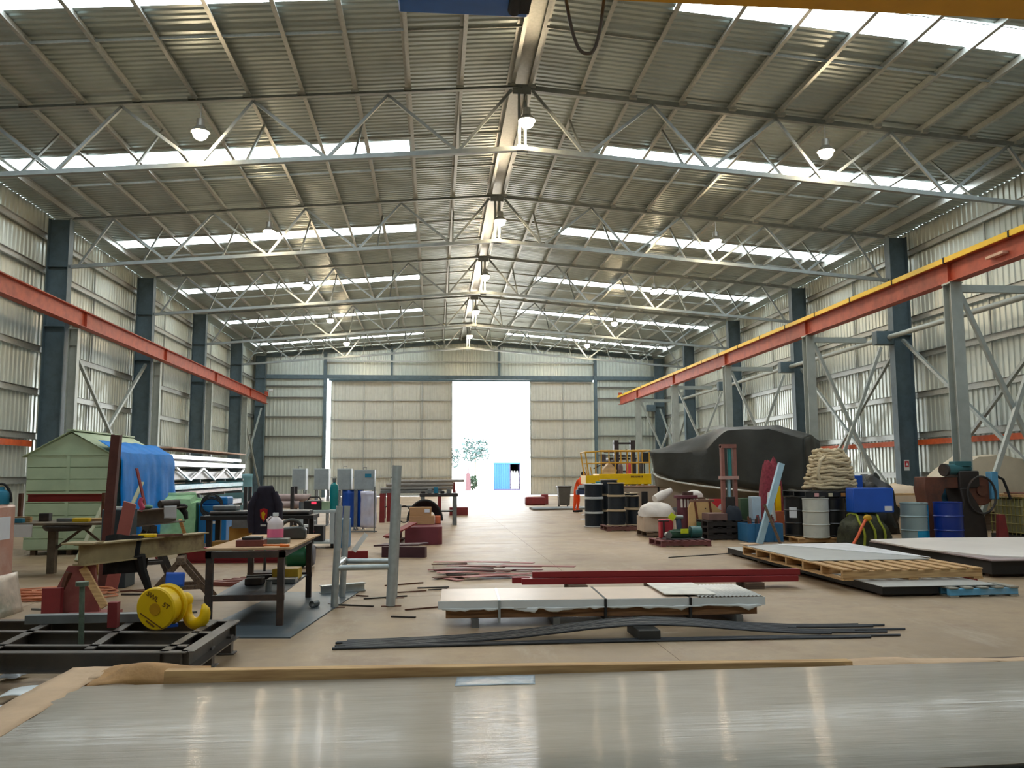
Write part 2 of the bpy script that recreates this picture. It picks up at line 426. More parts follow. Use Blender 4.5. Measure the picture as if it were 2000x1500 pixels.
# longitudinal strut and wall bracing
for i in range(0, 5):
    tag(MB().cyl((15.62, T(i)+.2, 6.2), (15.62, T(i+1)-.2, 6.2), .085).build('longitudinal_strut', postm), kind='structure')
def xbrace(x, y0, y1, z0, z1, nm='wall_cross_brace'):
    t = empty(nm, (x, (y0+y1)/2, 0), 0, kind='structure'); h = (y1-y0)/2
    MB().bar((0,-h,z0), (0,h,z1), .1,.1,(1,0,0)).build('brace', postm, t)
    MB().bar((.11,h,z0), (.11,-h,z1), .1,.1,(1,0,0)).build('brace', postm, t)
xbrace(-11.82, T(2)+.2, T(3)-.2, .3, 6.1)
xbrace(-11.82, T(5)+.2, YE-.6, .3, 6.1)
xbrace(16.1, T(1)+.2, T(2)-.2, .3, 6.1)
xbrace(16.1, T(5)+.2, YE-.6, .3, 6.1)
xbrace(16.1, T(2)+.2, T(3)-.2, .3, 6.1)
# runway beams
for x, sg, lab in ((-11.14, -1, 'red oxide crane runway beam along the left wall'), (12.8, 1, 'red oxide crane runway beam with a yellow conductor bar, on free posts at right')):
    y0, y1 = -5.5, 57.3
    t = empty('crane_runway_beam', (x, y0, 6.24), 0, lab, 'crane rail beam')
    MB().ibeam((0,0,.27), (0,y1-y0,.27), .28, .52, .022).build('beam', redoxide, t)
    MB().box(-.03,0,.53, .03,y1-y0,.59).build('rail', darksteel, t)
    m = MB()
    for k in range(0, 8): m.box(-.10, 8.73+k*8.157-8.157-.005, .03, .10, 8.73+k*8.157-8.157+.005, .51)
    m.build('web_stiffener', redoxide, t)
    if sg > 0:
        MB().box(-.2,0,.5, -.15,y1-y0,.63).build('conductor_bar', yellow, t)
        for k in range(26):
            MB().box(-.21,k*2.4+1,.49, -.145,k*2.4+1.05,.64).build('bar_clip', rubber, t)
        MB().box(-.16,22.9,.2, -.02,23.5,.26).build('chalk_mark', mat('chalk', (214,180,160), .9), t)
    MB().box(-.12,y1-y0-.03,.55, .12,y1-y0,.85).build('end_stop', redoxide, t)
# travelling crane girder overhead
g = empty('overhead_crane_girder', (0, 9.5, 7.15), 0, 'yellow overhead crane girder crossing the top of the picture', 'crane')
MB().box(-11.1,-.2,.27, 12.7,.25,1.1).build('box_girder', cranemustard, g)
for x in (-11.14, 12.8): MB().box(x-.16,-1.2,.12, x+.16,1.2,.42).build('end_carriage', cranemustard, g)
for x in (-11.14, 12.8):
    for yy in (-.9, .9): MB().cyl((x-.05, yy, .13), (x+.05, yy, .13), .13).build('wheel', darksteel, g)
h = empty('hanging_hoist', (.32, 8.88, 6.74), 0, 'blue hoist trolley box hanging at the top edge of the picture', 'hoist')
MB().box(-.74,-.35,.06, .72,.28,.62).build('housing', crane_blue, h, bev=.02)
m = MB().box(.5,-.3,-.0, .72,.1,.06); m.cyl((.55,-.25,.04),(.55,.1,.04),.07); m.build('motor_cover', rubber, h)
MB().box(-.7,.28,.4,.7,.3,.66).build('trolley_plate', crane_blue, h)
P0 = A(1100, -60, 9.6); P1 = A(1190, -60, 9.6)
pts = []
for k in range(25):
    s = k/24; x = P0.x-.06+(P1.x-P0.x+.12)*s; zb = A(1140, 84, 9.6).z
    pts.append((x+.03*sin(5*s), 9.85, zb+(8.3-zb)*abs(2*s-1.08)**3))
cb = tag(MB().tube(pts, .022, 10).build('hanging_cable', mat('grey_cable', (96,88,80), .6)), 'grey crane cable hanging in a loop from the yellow girder', 'cable')
# end wall with sliding doors
def vsheet(m, x0, x1, y, z0, z1f, per=.25, top=.07, dep=-.03):
    pr = corr(x0, x1, per, top, dep); n = len(pr)
    vs = [(x, y+d, z0) for x, d in pr] + [(x, y+d, z1f(x)) for x, d in pr]
    m.add(vs, [[k, k+1, n+k+1, n+k] for k in range(n-1)])
def roofz(x): return ZR+.26-SL*abs(x-XR)
m = MB(); vsheet(m, XL-.04, -7.5, YE+.12, 0, roofz); vsheet(m, 11.45, XRR+.04, YE+.12, 0, roofz)
vsheet(m, -7.5, XR, YE+.12, 8.3, roofz); vsheet(m, XR, 11.45, YE+.12, 8.3, roofz)
tag(m.build('wall_back', wallm, flat=True), kind='structure')
for z in (1.46, 2.82, 4.2, 5.55, 6.9, 7.7):
    for x0, x1 in ((XL+.1, -7.65), (11.6, XRR-.1)):
        tag(MB().chan((x0, YE+.02, z), (x1, YE+.02, z), .16, .1).build('wall_girt', galv), kind='structure')
for x in (-7.6, 11.52):
    tag(MB().ibeam((x, YE-.1, 0), (x, YE-.1, roofz(x)-.3), .2, .3, .015, (0,1,0)).build('door_post', steelblue), kind='structure')
for x in (-3.0, 4.6):
    tag(MB().ibeam((x, YE-.1, 8.4), (x, YE-.1, roofz(x)-.3), .15, .15, .012, (0,1,0)).build('gable_post', steelblue), kind='structure')
tag(MB().box(-12.2, YE-.12, 8.22, 16.3, YE+.06, 8.5).build('trim_5', steelblue), kind='structure')
tag(MB().box(-7.5, YE-.28, 9.42, 11.4, YE-.2, 9.5).build('trim_6', galv), kind='structure')
for sg in (-1, 1):
    tag(MB().chan((XR, YE-.1, ZR-.0), (XR+sg*HW, YE-.1, ZR-SL*HW), .1, .25).build('gable_rafter', steelblue), kind='structure')
tag(MB().box(-7.4, YE+.2, 8.12, 11.4, YE+.5, 8.3).build('trim_7', steelblue), kind='structure')
def leaf(n, x0, x1, y):
    d = empty('door_%d' % n, ((x0+x1)/2, y, 0), 0, kind='structure'); w = (x1-x0)/2
    m = MB(); vsheet(m, -w+.03, w-.03, .06, .05, lambda x: 8.1); m.build('door_sheet', doorm, d, flat=True)
    m = MB()
    for s in (-w+.04, w-.04, 0): m.box(s-.04,-.06,.05, s+.04,.02,8.12)
    for z in (.09, 1.35, 2.7, 4.05, 5.4, 6.75, 8.08): m.box(-w,-.06,z-.04, w,.02,z+.04)
    m.build('door_frame', galv, d)
    for s in (-w*.7, w*.7): MB().box(s-.12,-.05,8.1, s+.12,.0,8.3).build('door_hanger', galv, d)
leaf(1, -7.25, -2.65, YE+.42); leaf(2, -3.0, 1.27, YE+.28); leaf(3, 6.82, 11.65, YE+.28)
# security camera lamp on the far left column
s = empty('spotlight', (-11.2, YE-.6, 7.25), 0, 'small white floodlight on the far left column', 'floodlight')
MB().box(-.14,-.1,0,.14,.1,.2).build('housing', white, s, bev=.02); MB().box(-.28,-.02,.06,-.12,.02,.12).build('bracket', greysteel, s)
# ------------------------------------------------------------------ shared builders for the things on the floor
def P(m, name, material, root, **kw):
    """part given in world coordinates: moved into the root's frame"""
    inv = (Matrix.Translation(root.location) @ Matrix.Rotation(root.rotation_euler.z, 4, 'Z')).inverted()
    m.v = [tuple(inv @ V(p)) for p in m.v]
    return m.build(name, material, root, **kw)
def one(m, name, material, label, cat, group=None, kind=None, org=None, **kw):
    """a thing that is one mesh, origin at its base"""
    if org is None:
        xs = [p[0] for p in m.v]; ys = [p[1] for p in m.v]; zs = [p[2] for p in m.v]
        org = V(((min(xs)+max(xs))/2, (min(ys)+max(ys))/2, min(zs)))
    m.v = [tuple(V(p)-org) for p in m.v]
    o = m.build(name, material, None, **kw); o.location = org
    return tag(o, label, cat, group, kind)
def text(s, size, material, parent, M, name='lettering', ext=.002):
    cu = bpy.data.curves.new(name, 'FONT'); cu.body = s; cu.size = size; cu.extrude = ext; cu.align_x = 'CENTER'; cu.align_y = 'CENTER'
    t = bpy.data.objects.new('text_source', cu); COL.objects.link(t); bpy.context.view_layer.update()
    me = bpy.data.meshes.new_from_object(t.evaluated_get(bpy.context.evaluated_depsgraph_get()))
    bpy.data.objects.remove(t); me.name = name; me.materials.clear(); me.materials.append(material)
    o = bpy.data.objects.new(name, me); COL.objects.link(o); o.parent = parent; o.matrix_local = M
    return o
def RZ(a): return Matrix.Rotation(a, 4, 'Z')
def RX(a): return Matrix.Rotation(a, 4, 'X')
def RY(a): return Matrix.Rotation(a, 4, 'Y')
def TR(*a): return Matrix.Translation(V(a))
def cloth(nx, ny, fn, amp, seed, sc=3.0):
    """grid surface with folds"""
    from mathutils import noise
    m = MB()
    def g(s, t):
        p = V(fn(s, t)); q = noise.noise_vector(p*sc+V((seed*7.1, seed*3.3, seed)))
        return p + V(q)*amp
    return m.grid(nx, ny, g)
def pallet(loc, rz, lx, ly, ns, label, h=.14, mats=None, name='pallet', group=None):
    """slats run along y, bearers along x"""
    m0, m1 = mats or (timber_y, timber)
    t = empty(name, loc, rz, label, 'pallet', group)
    w = lx/ns*.62
    for k in range(ns):
        x = -lx/2+w/2+(lx-w)*k/(ns-1)
        MB().cbox((x, 0, h-.011), (w, ly, .02)).build('top_slat', m0, t, bev=.003)
    nb = max(3, int(ly/.55)+1)
    for k in range(nb):
        y = -ly/2+.045+(ly-.09)*k/(nb-1)
        MB().cbox((0, y, h/2), (lx, .06, h-.045)).build('bearer', m1, t, bev=.004)
    for x in (-lx/2+w/2, 0, lx/2-w/2): MB().cbox((x, 0, .011), (w, ly-.005, .02)).build('bottom_slat', m0, t)
    return t
paper_white = mat('white_paper', (222,228,236), .6, 0, .04, 6)

# ------------------------------------------------------------------ foreground: crated steel sheet
brushed = bpy.data.materials.new('brushed_steel_sheet'); brushed.use_nodes = True
def mk_brushed(m):
    nt = m.node_tree; N = nt.nodes; L = nt.links; b = N['Principled BSDF']
    b.inputs['Metallic'].default_value = .2; b.inputs['Roughness'].default_value = .5; b.inputs['Specular IOR Level'].default_value = .2
    b.inputs['Coat Weight'].default_value = .48; b.inputs['Coat Roughness'].default_value = .08; b.inputs['Coat IOR'].default_value = 1.45
    tc = N.new('ShaderNodeTexCoord')
    def noise(scale, det=2):
        mp = N.new('ShaderNodeMapping'); mp.inputs['Scale'].default_value = scale; L.new(tc.outputs['Object'], mp.inputs['Vector'])
        n = N.new('ShaderNodeTexNoise'); n.inputs['Scale'].default_value = 1; n.inputs['Detail'].default_value = det
        L.new(mp.outputs['Vector'], n.inputs['Vector']); return n
    # fine grinding lines along the sheet tilt the surface only across its width
    g = noise((3, 900, 1), 1)
    mr = N.new('ShaderNodeMapRange'); mr.inputs[1].default_value = .4; mr.inputs[2].default_value = .6; mr.inputs[3].default_value = -.22; mr.inputs[4].default_value = .22
    L.new(g.outputs['Fac'], mr.inputs[0])
    wv = noise((1.3, .6, 1), 1)
    mw = N.new('ShaderNodeMapRange'); mw.inputs[3].default_value = -.012; mw.inputs[4].default_value = .012; L.new(wv.outputs['Fac'], mw.inputs[0])
    cv = N.new('ShaderNodeCombineXYZ'); cv.inputs[2].default_value = 1; L.new(mr.outputs[0], cv.inputs[1]); L.new(mw.outputs[0], cv.inputs[0])
    nm = N.new('ShaderNodeVectorMath'); nm.operation = 'NORMALIZE'; L.new(cv.outputs[0], nm.inputs[0]); L.new(nm.outputs[0], b.inputs['Coat Normal'])
    no = noise((1.2, 4.4, 1), 4)
    r = N.new('ShaderNodeValToRGB'); r.color_ramp.elements[0].color = rgb(146,138,124); r.color_ramp.elements[1].color = rgb(162,154,140)
    r.color_ramp.elements[0].position = .3; r.color_ramp.elements[1].position = .7
    L.new(no.outputs['Fac'], r.inputs['Fac']); L.new(r.outputs['Color'], b.inputs['Base Color'])
mk_brushed(brushed)
cr = empty('steel_sheet_crate', (1.1, 3.95, 0), 0, 'long low timber crate with brushed steel sheets, filling the bottom of the picture', 'crate')
P(MB().prism([(-1.92,2.995),(4.32,3.225),(4.32,4.74),(-1.92,4.74)], .30, .495), 'sheet_stack', greysteel, cr)
P(MB().grid(20, 4, lambda s, t: V((-1.94+6.3*s, (2.98+.24*s)*(1-t)+4.74*t, .498+.004*t))), 'top_sheet', brushed, cr, solid=.003)
m = MB()
for x in (-1.6, -.2, 1.2, 2.6, 4.0): m.box(x-.05, 3.2, .0, x+.05, 4.9, .3)
P(m, 'skid', timber_y, cr)
P(MB().bar((-1.42, 4.79, .53), (2.40, 4.83, .478), .07, .075), 'edge_batten', timber, cr, bev=.004)
P(MB().bar((2.0, 4.90, .46), (4.3, 4.93, .46), .05, .05), 'rear_batten', darktimber, cr, bev=.004)
P(MB().prism([(-1.96,2.96),(4.3,3.19),(4.3,3.21),(-1.96,2.98)], .12, .48), 'front_board', darktimber, cr)
P(cloth(30, 3, lambda s, t: V((2.35+1.95*s, 4.76+.16*t, .492+.012*sin(9*s)*t)), .014, 3, 9), 'paper_wrap', paperm, cr, solid=.002)
P(cloth(4, 26, lambda s, t: V((-2.06+.24*s, 3.0+2.2*t, .503)), .008, 5, 7), 'paper_edge', paperm, cr, solid=.003)
m = cloth(14, 10, lambda s, t: V((-1.86+.62*s, 4.78+.36*t-.2*s*t, .495+.07*sin(pi*s)*sin(pi*t)+.05*t*s)), .035, 9, 6)
P(m, 'torn_paper', mat('kraft_paper', (168,126,76), .7, 0, .2, 9, bump=.3, bsc=20), cr, solid=.002)
P(cloth(10, 6, lambda s, t: V((-1.98+.38*s, 4.9+.22*t, .49+.03*s)), .03, 12, 7), 'torn_liner', paperm, cr, solid=.002)
filmglare = mat('film_and_glare', (206,222,234), .22, 0, .08, 12, bump=.35, bsc=16, alpha=.6)
P(cloth(16, 6, lambda s, t: V((.11+.42*s+.02*t, 4.52+.19*t, .5055)), .003, 4, 9), 'film_glare_patch', filmglare, cr, solid=.0015)  # film scrap whose pale blue also paints in the door's smeared reflection
P(MB().prism([(-1.19,3.305),(-1.13,3.30),(-1.09,3.294),(-1.055,3.302),(-1.075,3.316),(-1.11,3.311),(-1.15,3.306)], .5015, .5035), 'gouge_mark', blackpaint, cr)

# ------------------------------------------------------------------ black skid frame with the crane block
fr = empty('skid_frame', (-2.9, 7.5, 0), 0, 'low black steel skid frame on short legs at left foreground', 'frame')
ZT = .28
def fbeam(p, q, name='cross_member', w=.07, h=.13): P(MB().chan((p[0], p[1], ZT-h/2), (q[0], q[1], ZT-h/2), w, h, .01), name, framem, fr)
framem = mat('frame_paint', (84,79,75), .42, .1, .2, 5, dirt=(104,92,80), da=.6, dsc=4)
fbeam((-4.6, 7.0), (-1.84, 6.72), 'side_beam', .09, .15); fbeam((-4.6, 7.28), (-1.9, 6.95), 'inner_beam')
fbeam((-4.6, 8.42), (-1.8, 8.06), 'side_beam', .09, .15); fbeam((-4.6, 7.9), (-1.86, 7.50))
fbeam((-1.84, 6.72), (-1.8, 8.06), 'end_beam', .10, .15); fbeam((-2.02, 6.74), (-1.98, 8.06), 'inner_beam')
for x in (-2.62, -3.35, -4.1): fbeam((x, 6.9), (x-.12, 8.3))
for x, y in ((-1.95, 6.95), (-1.9, 7.5), (-1.86, 8.0), (-3.4, 6.95), (-4.4, 7.1), (-3.5, 8.2), (-4.4, 8.3)):
    m = MB().box(x-.06, y-.05, 0, x+.06, y+.05, ZT-.12); m.box(x-.09, y-.07, 0, x+.09, y+.07, .012)
    P(m, 'leg', framem, fr, bev=.006)
one(MB().cyl((-2.84, 7.33, .02), (-2.86, 7.33, .73), .021, n=12).cyl((-2.86, 7.33, .70), (-2.86,7.33,.735), .05), 'threaded_rod', mat('dull_green_rod', (96,112,98), .5, .4, .25, 30), 'upright greenish steel rod with a nut, standing in the black skid frame', 'rod')
one(MB().box(-2.815, 7.78, ZT+.002, -2.735, 7.86, .50), 'red_post', maroon, 'short dark red steel post standing on the black skid frame', 'post', bev=.004)
one(MB().box(-3.62, 8.05, ZT+.002, -2.35, 8.15, .36), 'steel_angle_bar', greysteel, 'grey steel bar lying across the back of the black skid frame', 'steel bar', bev=.004)
# crane hook block
hb = empty('crane_hook_block', (-2.47, 8.05, ZT), 0, 'yellow crane hook block lying on the black skid frame', 'hook block')
c0 = V((-2.36, 7.60, .462)); axd = V((.27, .95, .08)).normalized()
def disc(c, r, t, lip, name):
    z = axd; x = V((0,0,1)).cross(z).normalized(); y = z.cross(x)
    M = Matrix(((x.x,y.x,z.x,c.x),(x.y,y.y,z.y,c.y),(x.z,y.z,z.z,c.z),(0,0,0,1)))
    mm = MB().lathe([(0,0),(r-lip,0),(r,lip),(r,t-lip),(r-lip,t),(0,t)], 40, M); P(mm, name, yellow, hb); return M
M1 = disc(c0, .182, .05, .012, 'side_plate'); disc(c0+axd*.06, .155, .1, .01, 'sheave'); disc(c0+axd*.17, .178, .05, .012, 'side_plate')
z = MB().lathe([(.042,-.008),(.05,-.008),(.05,.0),(.042,0)], 24, M1); P(z, 'axle_ring', mat('ochre_paint', (190,140,10), .5), hb)
ink = mat('brown_ink', (110,72,10), .7)
Mi = TR(*(-hb.location)) @ M1
def face(dx, dy, rot): return Mi @ TR(dx, dy, -.004) @ RY(pi) @ RZ(rot)
text('SWL', .06, ink, hb, face(.02, .105, -.55)); text('5T', .06, ink, hb, face(-.105, .03, -.55))
tx = MB().box(-.12, -.004, -.002, .12, .004, .002, M1 @ TR(.035, -.10, -.003) @ RZ(.55)); tx.box(-.05, -.025, -.002, .04, -.012, .002, M1 @ TR(.04, -.105, -.003) @ RZ(.55)); P(tx, 'small_print', ink, hb)
sh = V((-2.19, 7.86, .47))
P(MB().cyl(c0+axd*.15, sh, .085, .06, 20), 'shank_housing', yellow, hb)
hk = []
hu = V((.93, -.25, 0)).normalized()
rad = []
for k in range(30):
    a = radians(150 + k*8.8); R_ = .085
    p = sh + hu*(.115+R_*cos(a)) + V((0,0,1))*(-.075+R_*sin(a)*1.15); hk.append(p)
    rad.append(.032 + .022*sin(pi*k/29) if k < 27 else .028-.006*(k-27))
P(MB().tube([sh+V((-.02,.0,.05))]+hk, [.04]+rad, 12), 'hook', yellow, hb)
P(MB().ball(sh+V((0,0,.03)), .075, 16, (1,.9,.9)), 'swivel', yellow, hb)
one(MB().grid(8, 6, lambda s, t: V((-2.34+.15*s, 7.80+.03*t, .612+.01*s+.13*t*(1-.1*s)))), 'blue_plastic_scrap', bluepaint, 'blue plastic scrap standing on top of the yellow crane hook block', 'plastic piece', solid=.05)
one(MB().box(-2.42, 7.72, ZT+.004, -2.24, 7.9, ZT+.03, TR(-2.33,7.8,0) @ RZ(.5) @ TR(2.33,-7.8,0)), 'blue_plastic_offcut', bluepaint, 'flat blue plastic offcut under the yellow hook', 'plastic piece')
# litter under and around the frame
for k, (x, y, w, h) in enumerate([(-2.55,7.1,.14,.05),(-2.42,7.2,.1,.04),(-2.3,7.12,.12,.05),(-2.2,7.25,.1,.04),(-2.66,7.28,.1,.05),(-3.3,7.2,.16,.06)]):
    one(cloth(6, 6, lambda s, t: V((x+w*(s-.5), y+w*(t-.5), .03+h*sin(pi*s)*sin(pi*t))), .02, k, 14), 'crumpled_paper', paper_white, 'crumpled white paper scrap on the floor inside the skid frame', 'paper', 'paper scraps inside the skid frame', solid=.002)
one(MB().box(-3.66, 6.5, 0, -3.18, 6.62, .12, TR(-3.4,6.56,0) @ RZ(.1) @ TR(3.4,-6.56,0)), 'timber_block', darktimber, 'dark timber block with a pale end under the front of the skid frame', 'timber block', bev=.006)
one(cloth(12, 8, lambda s, t: V((-3.05+.5*s, 6.36+.26*t, .05+.05*s+.02*sin(6*s))), .012, 2, 5), 'white_panel_offcut', white, 'bent white sheet offcut on the floor below the skid frame', 'sheet offcut', solid=.006)
one(cloth(12, 8, lambda s, t: V((-2.95+.75*s, 6.1+.3*t, .03+.04*sin(3*s)*t)), .03, 6, 8), 'paper_scrap', paper_white, 'torn white paper lying in front of the skid frame', 'paper', solid=.002)
one(cloth(10, 8, lambda s, t: V((-2.3+.4*s, 6.5+.3*t, .02+.03*s)), .02, 8, 8), 'grey_film_scrap', mat('grey_film', (150,152,150), .4), 'grey plastic film scrap beside the front leg of the skid frame', 'plastic piece', solid=.002)

# ------------------------------------------------------------------ left edge: wrapped cartons
wrapm = mat('shrink_wrapped_carton', (206,158,140), .28, 0, .12, 3, bump=.15, bsc=10, dirt=(226,206,196), da=.5, dsc=4, coat=.5)
bx = empty('wrapped_carton_stack', (-5.5, 10.45, 0), 0, 'stack of pinkish cartons in clear wrap with white labels, at the left edge', 'carton stack')
P(MB().box(-6.1, 10.2, .1, -4.98, 10.72, 1.26), 'carton_stack', wrapm, bx, bev=.03)
P(cloth(30, 6, lambda s, t: (V((-6.1+1.14*s/.6, 10.18-.06*(1-t), .46*t)) if s < .6 else V((-4.96+.12*(1-t), 10.18-.06*(1-t)+.62*(s-.6)/.4, .46*t))), .03, 21, 5), 'wrap_skirt', mat('cloudy_wrap', (214,200,184), .25, 0, .18, 5, bump=.3, bsc=12, dirt=(98,128,116), da=.7, dsc=2.2), bx, solid=.004)
P(MB().box(-4.982, 10.28, .86, -4.972, 10.58, 1.12), 'label_sheet', paper_white, bx)
for x0, x1, z0, z1 in ((-5.12, -5.03, .92, 1.12), (-5.16, -5.04, .78, .9)):
    P(MB().box(x0, 10.19, z0, x1, 10.202, z1), 'label_sheet', paper_white, bx)
P(MB().box(-6.0, 10.22, 0, -5.0, 10.7, .1), 'pallet_base', darktimber, bx)
y1 = one(MB().box(-5.7, 10.45, 1.265, -5.18, 10.7, 1.38), 'yellow_case', yellow, 'yellow case on top of the wrapped cartons at the left edge', 'case', bev=.02)
gb = empty('gas_canister', (-5.08, 10.55, 1.265), 0, 'teal canister with black hoses on top of the wrapped cartons', 'canister')
P(MB().lathe([(0,0),(.085,0),(.09,.01),(.09,.12),(.075,.15),(.03,.17),(.03,.2),(0,.2)], 24, TR(*gb.location)), 'body', tealpaint, gb)
for k in range(3):
    P(MB().tube([gb.location+V((.12*cos(a)-.02*k, .03*k, .02+.22*abs(sin(a)))) for a in [pi*i/12 for i in range(13)]], .012, 8), 'hose', rubber, gb)
# cluttered long bench
gbm = mat('grubby_steel', (104,94,82), .6, .4, .25, 7, dirt=(150,132,104), da=.6)
wb = empty('welding_bench', (-6.2, 14.9, 0), 0, 'long cluttered steel bench in front of the green shed', 'bench')
P(MB().box(-7.6, 14.3, .80, -5.15, 15.3, .84), 'bench_top', gbm, wb, bev=.004)
P(MB().lathe([(.0,0),(.32,0),(.36,.05),(.36,.08),(0,.08)], 24, TR(-5.95,14.55,.71)), 'round_plate', darksteel, wb)
for x, y in ((-6.25, 14.75), (-5.35, 15.2), (-7.4, 14.5)):
    P(MB().box(x-.06, y-.06, 0, x+.06, y+.06, .80), 'leg', gbm, wb, bev=.004)
P(MB().bar((-5.4, 15.2, .25), (-5.95, 15.0, .78), .04, .04), 'brace', gbm, wb); P(MB().bar((-6.2, 14.75, .4), (-5.8, 15.0, .78), .04, .04), 'brace', gbm, wb)
clut = [('yellow_wedge', (-5.75,14.6), (.26,.12,.06), yellow, 'yellow wedge on the cluttered steel bench', 'wedge'),
        ('blue_box_section', (-6.9,14.45), (.62,.1,.07), tealpaint, 'blue steel strip at the left end of the cluttered bench', 'steel bar'),
        ('timber_strip', (-6.85,14.62), (.6,.08,.09), timber, 'pale timber strip behind the blue strip on the cluttered bench', 'timber'),
        ('timber_board', (-5.55,14.9), (.5,.2,.04), timber, 'short timber board at the right end of the cluttered bench', 'timber'),
        ('steel_block', (-6.45,14.9), (.16,.14,.13), darksteel, 'dark steel block near the middle of the cluttered bench', 'steel block'),
        ('grey_tin', (-6.05,14.8), (.3,.16,.05), greysteel, 'flat grey tin on the cluttered bench', 'tin')]
for n, (x, y), (a, b, c), mm, l, ct in clut: one(MB().box(x-a/2, y-b/2, .842, x+a/2, y+b/2, .842+c), n, mm, l, ct, bev=.005)
one(MB().box(-6.75, 14.27, .62, -6.38, 14.295, .82), 'paper_notice', paper_white, 'white paper sheet hanging from the front of the cluttered bench', 'paper')
rs = empty('red_channel_on_stands', (-6.28, 15.1, .84), 0, 'red steel channel held across two short posts above the cluttered bench', 'steel beam')
P(MB().chan((-6.85, 15.1, 1.22), (-5.62, 15.1, 1.22), .07, .13), 'channel', mat('bright_oxide', (150,40,36), .5, 0, .1, 5), rs)
for x in (-6.95, -5.6): P(MB().box(x-.025, 15.06, .842, x+.025, 15.14, 1.3), 'post', rust, rs)
# leaning ladder-like timbers against the shed
for k, x in enumerate((-6.6, -6.05)):
    one(MB().bar((x, 16.6, .02), (x+.16, 17.85, 1.45), .07, .03), 'timber_prop', mat('pale_green_timber', (176,180,152), .7), 'pale timber prop leaning on the green shed, %s of two' % ('left' if k == 0 else 'right'), 'timber prop')
# ------------------------------------------------------------------ green shed with blue tarp
shedm = mat('pale_green_weatherboard', (172,190,158), .5, 0, .06, 3, dirt=(150,170,142), da=.4)
sd = empty('garden_shed', (-7.3, 19.7, 0), 0, 'pale green gabled shed with ribbed walls against the left wall', 'shed')
x0, x1, xa, yf, yb = -8.2, -6.53, -7.37, 18.0, 21.4
m = MB()
zs = [.12, .34, .56, .80, 1.05, 1.29, 1.53, 1.77, 2.02]
for k in range(len(zs)-1):
    m.box(x0, yf, zs[k], x1, yf+.03, zs[k+1]-.02); m.box(x0, yf+.022, zs[k+1]-.021, x1, yf+.03, zs[k+1]+.001)
m.add([(x0,yf,2.02),(x1,yf,2.02),(xa,yf,2.46),(x0,yf+.03,2.02),(x1,yf+.03,2.02),(xa,yf+.03,2.46)], [[0,1,2],[3,5,4],[0,3,4,1],[1,4,5,2],[2,5,3,0]])
P(m, 'front_wall', shedm, sd)
m = MB()
for xx in (x0, x1-.03):
    for k in range(len(zs)-1): m.box(xx, yf+.03, zs[k], xx+.03, yb, zs[k+1]-.012)
m.box(x0+.03, yb-.03, .12, x1-.03, yb, 2.02); m.box(x0+.04, yf+.05, .10, x1-.04, yb-.04, 2.0)
P(m, 'side_wall', shedm, sd)
for a, b, nm in ((x0-.08, xa, 'roof'), (xa, x1+.08, 'roof')):
    za = 2.46-.52*abs(a-xa)/.9+.0; zb = 2.46-.52*abs(b-xa)/.9
    n = 8; mm = MB()
    vs = []
    for y in (yf-.06, yb+.06):
        for k in range(n*2+1):
            s = k/(2*n); vs.append((a+(b-a)*s, y, za+(zb-za)*s+.035+(.012 if k % 2 else 0)))
    q = 2*n+1
    mm.add(vs, [[k, k+1, q+k+1, q+k] for k in range(2*n)]); P(mm, nm, shedm, sd, solid=.012)
P(MB().bar((xa, yf-.07, 2.52), (xa, yb+.07, 2.52), .14, .03), 'ridge_cap', shedm, sd)
P(MB().box(x0, yf-.015, 2.0, x1, yf, 2.05), 'barge_trim', shedm, sd); P(MB().box(-7.43, yf-.012, .12, -7.37, yf, 2.02), 'cover_strip', shedm, sd)
for x in (x0+.1, -7.4, x1-.2):
    for y in (yf+.1, yb-.2): P(MB().box(x, y, 0, x+.1, y+.1, .12), 'foot', darktimber, sd)
tarpblue = mat('blue_tarpaulin', (0,118,204), .6, 0, .10, 4, bump=.2, bsc=12, spec=.12)
def tarpf(s, t):
    y = 17.86+3.6*s
    drop = t
    x = x1+.19+.07*drop+.045*sin(s*19)*drop+.02*sin(s*47)*drop; zz = 2.08-1.9*drop+.06
    if t < .1: x = x1-.26+t*4.4; zz = 2.30-t*2.6
    return V((x, y, zz))
tp = one(cloth(44, 22, tarpf, .03, 31, 2.2), 'blue_tarpaulin', tarpblue, 'blue tarpaulin hanging over the side of the green shed', 'tarpaulin', solid=.006)
# rusty posts and planks in front
one(MB().chan(F(201,1152), A(228,849,12.35), .105, .12, .012, (1,0,0)), 'leaning_steel_post', mat('dark_red_rust', (86,48,42), .7, .1, .2, 6), 'tall dark rusty steel post leaning beside the green shed', 'steel post')
one(MB().bar(F(216,1154), A(254,982,12.0), .17, .02, (0,1,0)), 'red_primer_plate', pinkprimer, 'pale red steel plate leaning in front of the dark rusty post', 'steel plate')
one(MB().bar(F(190,1122), A(191,1058,13.8), .03, .03), 'timber_stake', timber, 'thin pale timber stake standing left of the rusty post', 'timber')
one(MB().bar(F(307,1092), A(267,915,17.25), .05, .03), 'red_angle_bar', maroon, 'thin red steel bar leaning on the blue tarpaulin', 'steel bar')
